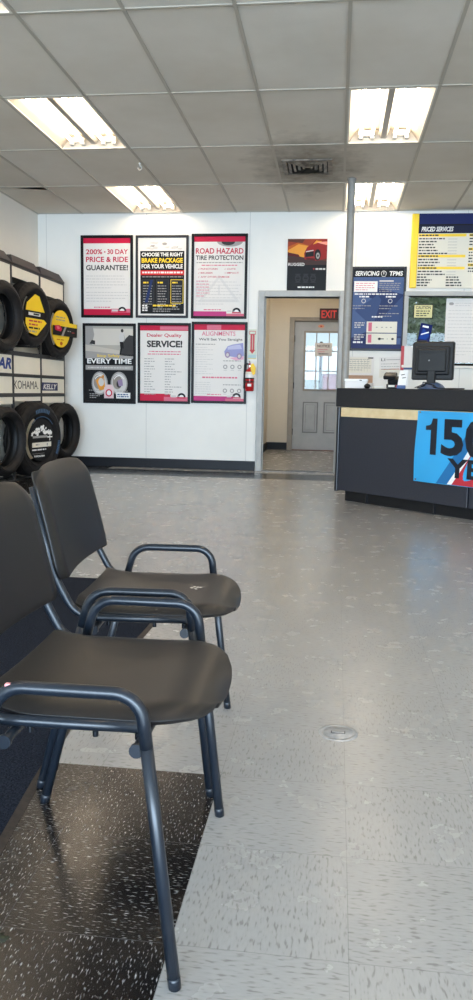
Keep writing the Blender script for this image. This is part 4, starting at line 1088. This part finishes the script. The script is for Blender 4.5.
rc.box(-.05,.02,-.05,.02,0,.03,M_BLU2,.004); rc.box(-.03,.035,.0,.01,.02,.15,M_PAPER)
o = rc.build('receipt_stand'); o.location = Matrix.Translation((.039,6.955,0)) @ Matrix.Rotation(ang,4,'Z') @ Vector((.535,.16,.9865)); o.rotation_euler = (0,0,ang+math.radians(35)); tag(o,'white printed slip leaning on a small stand between terminal and monitor','slip')
kp = MB(); kp.box(-.045,.045,-.03,.03,0,.012,M_BKAM,.003); kp.box(-.04,.04,-.025,.025,.012,.02,M_WHT,.002)
o = kp.build('note_pad'); o.location = Matrix.Translation((.039,6.955,0)) @ Matrix.Rotation(ang,4,'Z') @ Vector((.285,.14,.9865)); o.rotation_euler = (0,0,.3); tag(o,'thin pale note pad between the white box and the card terminal','note pad')

# ================================================================== FLOOR THINGS
em = empty('entrance_mat', (0,0,0), 0, 'navy carpet entrance mat with a dark rubber edge under the chairs', 'mat')
EDGE = [(-.66,-.3),(-.655,.6),(-.65,1.2),(-.645,1.41),(-.676,1.714),(-.706,2.057),(-.718,2.3),(-.70,3.0),(-.695,3.76)]
XM = -1.95
k = MB(); n = len(EDGE); ew = .02
vs = [(x-ew,y_,.006) for x,y_ in EDGE[:-1]]+[(EDGE[-1][0]-ew,EDGE[-1][1]-ew,.006)]+[(XM+ew,y_ if i_<n-1 else y_-ew,.006) for i_,(x,y_) in enumerate(EDGE)]
k.add(vs,[[i_,i_+1,n+i_+1,n+i_] for i_ in range(n-1)],M_MAT); k.f = [f_[::-1] for f_ in k.f]
vb_ = [(x,y_,.0005) for x,y_,z in vs]; k.add(vb_,[[i_,i_+1,n+i_+1,n+i_] for i_ in range(n-1)],M_MAT)
k.add([vs[i_] for i_ in range(n)]+[vb_[i_] for i_ in range(n)],[[i_,n+i_,n+i_+1,i_+1] for i_ in range(n-1)],M_MAT)
k.build('carpet_pile', em)
k = MB()
for i_ in range(n-1):
    (xa_,ya_),(xb_,yb_) = EDGE[i_],EDGE[i_+1]
    k.add([(xa_-ew-.001,ya_,.0055),(xa_,ya_,.0008),(xb_,yb_,.0008),(xb_-ew-.001,yb_,.0055)],[(0,1,2,3)],M_MATEDGE)
k.add([(XM,3.76,.0008),(XM,3.74,.0055),(-.695,3.74,.0055),(-.695,3.76,.0008)],[(0,1,2,3)],M_MATEDGE)
k.build('rubber_edge', em)
dr = empty('floor_cleanout', (.037,2.127,0), 0, 'small round metal cover set in the pale floor tiles', 'floor cover')
k = MB(); k.lathe([(0,.0022),(.04,.0022),(.0425,.001),(.044,.0022),(.052,.0022),(.055,.0002)], M_DRAIN, 36); k.build('cover_plate', dr)
k = MB(); k.box(-.02,.02,-.008,.008,.0022,.003,M_DGR,.0003); k.box(-.017,.017,-.005,.005,.003,.0036,M_DRAIN); k.build('slot', dr)
db = MB(); db.lathe([(0,.004),(.008,.0035),(.013,.001),(.014,.0002)], m_noise('dried_leaf',(60,66,40),(36,34,26),90.,.8), 12, None, False, lambda kk,j,r: r*(1+.35*math.sin(kk*2.3)))
o = db.build('debris'); o.location = (-.545,1.19,0); tag(o,'tiny dark green scrap lying on the black floor tile','scrap')
sc = MB(); sc.poly([(0,0),(.03,.012),(.035,.03),(.008,.02)],0,M_PAPER); sc.v = [(x,z,.0015+.002*math.sin(x*90)) for x,_,z in sc.v]
o = sc.build('paper_scrap'); o.location = (-.90,8.95,0); tag(o,'tiny white paper scrap on the dark floor band near the doorway','scrap')

# ================================================================== CHAIRS
def make_chair():
    r = empty('visitor_chair', (0,0,0))
    # ---- seat shell
    nu, nv = 28, 30; x0, x1, hw = -.135, .252, .206
    def outline(v):      # half width by length fraction
        f_ = 1-.10*max(0,(.25-v)/.25)**2
        e = max(0,(v-.62)/.38); return hw*f_*(1-(1-math.sqrt(max(0,1-e**2.6)))*.46)
    vs = []; fs = []
    for i in range(nv+1):
        v_ = i/nv; wv = outline(v_)
        for j in range(nu+1):
            u_ = -1+2*j/nu; a = abs(u_)
            xx = x0+(x1-x0)*v_ - .012*max(0,(v_-.75)/.25)*a**3
            z = .426 + .006*a**2 - .014*max(0,(a-.78)/.22)**2 + .008*math.exp(-((v_-.78)/.11)**2)*(.6+.4*a**2)*(1-a**6)
            z -= .030*max(0,(v_-.84)/.16)**2.2*(1-.55*a**2); z += .016*max(0,(.22-v_)/.22)**2
            vs.append((xx, u_*wv, z))
    for i in range(nv):
        for j in range(nu): a = i*(nu+1)+j; fs.append([a,a+nu+1,a+nu+2,a+1])
    k = MB(); k.add(vs, fs, M_SEAT, True); seat = k.build('seat', r)
    md = seat.modifiers.new('thick','SOLIDIFY'); md.thickness = .011; md.offset = -1
    md = seat.modifiers.new('round','BEVEL'); md.width = .0035; md.segments = 2; md.limit_method = 'ANGLE'; md.angle_limit = 1.
    # ---- backrest shell
    nu, nv = 28, 22; z0, z1, hw = .498, .758, .232
    vs = []; fs = []
    for i in range(nv+1):
        v_ = i/nv
        e = max(0,(v_-.70)/.30); wv = hw*(1-.04*v_)*(1-.17*e**3.5); e2 = max(0,(.14-v_)/.14); wv *= 1-.05*e2**2
        for j in range(nu+1):
            u_ = -1+2*j/nu; a = abs(u_)
            z = z0+(z1-z0)*v_ - .014*a**4*(v_>.5)*(v_-.5)*2 + .018*(1-v_)*a**3*0
            xx = -.165-.062*v_ - .010*max(0,(v_-.8)/.2)**2*1.3 + .020*a**2 - .030*max(0,(a-.86)/.14)**2*.6
            vs.append((xx, u_*wv, z))
    for i in range(nv):
        for j in range(nu): a = i*(nu+1)+j; fs.append([a,a+1,a+nu+2,a+nu+1])
    k = MB(); k.add(vs, fs, M_SEAT, True); bk = k.build('backrest', r)
    md = bk.modifiers.new('thick','SOLIDIFY'); md.thickness = .010; md.offset = 0
    md = bk.modifiers.new('round','BEVEL'); md.width = .003; md.segments = 2; md.limit_method = 'ANGLE'; md.angle_limit = 1.
    for s in (-1,1):
        ty = s*.261
        F, C1, C2, B = Vector((.203,ty,.012)), Vector((.1475,ty,.485)), Vector((-.078,ty,.485)), Vector((-.2,ty,.012))
        zc = .40
        fs_ = F+(C1-F)*((zc-F.z)/(C1.z-F.z)); bs_ = B+(C2-B)*((zc-B.z)/(C2.z-B.z))
        for top, foot in ((fs_,F),(bs_,B)):
            k = MB(); k.sweep([top,(top+foot)/2,foot], .0105, M_TUBE, 16, rx=.0105); lg = k.build('leg', r)
            d_ = (foot-top).normalized(); e = foot+d_*(.012/abs(d_.z))
            k = MB(); k.sweep([foot-d_*.008,foot-d_*.002,e], .0108, M_TUBE, 16); k.v = [(x,y_,max(z,.0005)) for x,y_,z in k.v]; k.build('foot_cap', lg)
        k = MB(); k.sweep(fillet([fs_,C1,C2,bs_],.068,10), .0105, M_TUBE, 16); lp = k.build('side_loop', r)
        # back upright bending into the seat rail
        yy = s*.205
        k = MB(); k.sweep(fillet([(-.228,yy,.715),(-.178,yy,.50),(-.128,yy,.406),(.0,yy,.406),(.145,yy,.408)],[.25,.07,.05],8), .0095, M_TUBE, 14); up = k.build('back_upright', r)
        for xx in (-.05,.06,.13):
            b_ = MB(); b_.cyl((xx,yy-s*.0,.388),.005,.010,M_BOLT,'z',10); b_.build('bolt', up)
    for xx in (.138,-.076):
        k = MB(); k.cyl((xx,-.247,.388),.0085,.494,M_TUBE,'y',14); k.build('crossbar', r)
        for s in (-1,1):
            k = MB(); k.cyl((xx,s*.247-.004,.388),.0115,.008,M_TUBE,'y',14); k.build('crossbar_cap', r)
    return r
ch1 = make_chair(); ch1.location = (-.43,1.383,0); ch1.rotation_euler = (0,0,math.radians(.5))
tag(ch1,'nearer black moulded plastic chair, its backrest cut off by the photo edge','chair','waiting room chairs')
ch2 = copy_tree(ch1); ch2.location = (-.482,1.979,0); ch2.rotation_euler = (0,0,math.radians(3.4))
tag(ch2,'farther black moulded plastic chair with a white scuff on its seat','chair','waiting room chairs')
k = MB(); rnd = random.Random(5)
for i in range(7):
    a, b, s = rnd.uniform(-.012,.012), rnd.uniform(-.014,.014), rnd.uniform(.003,.006)
    k.add([(.135+a-s,.0+b,.4335),(.135+a,.0+b-s,.4335),(.135+a+s*1.2,b,.4335),(.135+a,b+s,.4335)],[(0,1,2,3)],M_SCUFF)
o = k.build('scuff_mark', child(ch2,'seat')); o['label'] = 'white scuff mark'
k = MB(); k.box(-.008,.012,-.004,.004,-.003,.003,M_PINK,.001); o = k.build('sticker', [c for c in ch1.children if c.name.startswith('side_loop')][0]); o.location = (-.058,-.262,.488); o['label'] = 'small pink sticker'

# ================================================================== OUTDOORS BEHIND THE WINDOWS
def make_shrub(seed, rx, ry, rz, n):
    r = empty('shrub', (0,0,0)); rnd = random.Random(seed)
    k = MB()
    for i in range(5): 
        a = rnd.uniform(0,2*PI); k.sweep([(0,0,0),(.1*math.cos(a),.1*math.sin(a),rz*.7),(rx*.5*math.cos(a),ry*.5*math.sin(a),rz*1.4)], lambda t:.03*(1-t)+.006, M_BARK, 7)
    k.build('stem', r)
    k = MB()
    for i in range(n):
        while True:
            p_ = Vector((rnd.uniform(-1,1),rnd.uniform(-1,1),rnd.uniform(-1,1)))
            if .35 < p_.length < 1: break
        c = Vector((p_.x*rx,p_.y*ry,rz+p_.z*rz*.95)); s = rnd.uniform(.035,.075)
        a, b = Vector((rnd.gauss(0,1),rnd.gauss(0,1),rnd.gauss(0,.6))).normalized(), Vector((rnd.gauss(0,1),rnd.gauss(0,1),rnd.gauss(0,1))).normalized()
        b = (b-a*a.dot(b)).normalized()
        k.add([c-a*s,c-b*s*.45,c+a*s,c+b*s*.45],[(0,1,2,3)],M_LEAF)
    k.build('foliage', r)
    return r
s1_ = make_shrub(1,.95,.75,1.45,6500); s1_.location = (1.47,11.6,-.13); tag(s1_,'leafy green shrub seen through the window left of the large sheet','shrub','shrubs behind the shop')
s2_ = copy_tree(s1_); s2_.location = (3.75,12.4,-.13); s2_.rotation_euler = (0,0,2.); s2_.scale = (1.2,1.2,1.15); tag(s2_,'leafy green shrub outside behind the large window sheet at the right edge','shrub','shrubs behind the shop')
s3_ = copy_tree(s1_); s3_.location = (1.75,14.7,-.13); s3_.rotation_euler = (0,0,4.); s3_.scale = (1.15,1.1,1.3); tag(s3_,'farther green shrub outside, behind the shrub at the window','shrub','shrubs behind the shop')
# low block wall and a red barrel behind the back door
lw = MB(); lw.box(-6,6,20,20.25,-.13,1.25,M_CONC); struct(lw,'wall_outside','pale block wall outside behind the shop')
br = empty('red_barrel', (.0,14.9,-.13), 0, 'dusty red barrel outside seen through the lower right panes of the back door', 'barrel')
k = MB(); k.lathe([(0,0),(.27,0),(.28,.02),(.28,.28),(.29,.3),(.28,.32),(.28,.62),(.29,.64),(.28,.66),(.28,.92),(.27,.94)], mat('dusty_red_paint',(190,92,104),.5), 32); k.build('drum', br)
k = MB(); k.lathe([(.27,.94),(.285,.945),(.285,.955),(.26,.945),(0,.945)], mat('dusty_red_lid',(170,84,92),.5), 32); k.build('lid', br)
k = MB(); k.box(-.34,-.285,-.12,.1,.55,1.35,M_DGR,.01); k.box(-.34,-.285,-.12,.1,0,.55,M_DGR,.01); k.build('side_post', br)

br.scale = (1,1,1.48)
# ================================================================== LIGHT
wd = bpy.data.worlds.new('sky'); SC.world = wd; wd.use_nodes = True
bg = wd.node_tree.nodes['Background']; bg.inputs['Color'].default_value = (.70,.85,1.,1); bg.inputs['Strength'].default_value = .95
for a, b in openings:     # daylight through each storefront window
    l = bpy.data.lights.new('window_daylight','AREA'); l.shape = 'RECTANGLE'; l.size = b-a; l.size_y = sz1-sz0
    l.color = (.61,.79,1.); l.energy = 255.
    o = bpy.data.objects.new('window_daylight', l); COL.objects.link(o); o.location = ((a+b)/2,YF+.01,(sz0+sz1)/2); o.rotation_euler = (PI/2,0,0)
# unseen ceiling fixture, added to light the passage
pf = empty('ceiling_light', (-.4,11.2,2.75), 0, 'added unseen ceiling light that brightens the passage, hidden by the doorway header', 'ceiling light')
k = MB(); k.box(-.1,.1,-.6,.6,-.03,-.001,M_TRIMW,.004); k.build('housing', pf)
k = MB(); k.cyl((0,-.57,-.05),.018,1.14,mat('passage_fill_lamp',(255,250,240),.5,emit=(1.,.90,.76),estr=60.),'y',12); k.build('lamp_tube', pf)

# ================================================================== CAMERA
f_, yaw, pitch, roll = 789.997, -.1226364, -.1372125, .0183509
cy, sy, cp, sp = math.cos(yaw), math.sin(yaw), math.cos(pitch), math.sin(pitch)
Fw = Vector((sy*cp,cy*cp,sp)); Rt = Vector((cy,-sy,0)); U = Rt.cross(Fw)
cr, sr = math.cos(roll), math.sin(roll); R2 = Rt*cr+U*sr; U2 = U*cr-Rt*sr
cam = bpy.data.cameras.new('camera'); co = bpy.data.objects.new('camera', cam); COL.objects.link(co)
Mx = Matrix((R2,U2,-Fw)).transposed().to_4x4(); Mx.translation = (0,0,.94544); co.matrix_world = Mx
cam.sensor_fit = 'VERTICAL'; cam.sensor_height = 36.; cam.lens = 36.*f_/1000; cam.clip_start = .05; cam.clip_end = 300
SC.camera = co
vs_ = SC.view_settings; vs_.view_transform = 'Standard'; vs_.look = 'None'; vs_.gamma = 1.; vs_.use_curve_mapping = False; vs_.exposure = .42
SC.cycles.use_denoising = True; SC.cycles.max_bounces = 8; SC.cycles.diffuse_bounces = 5
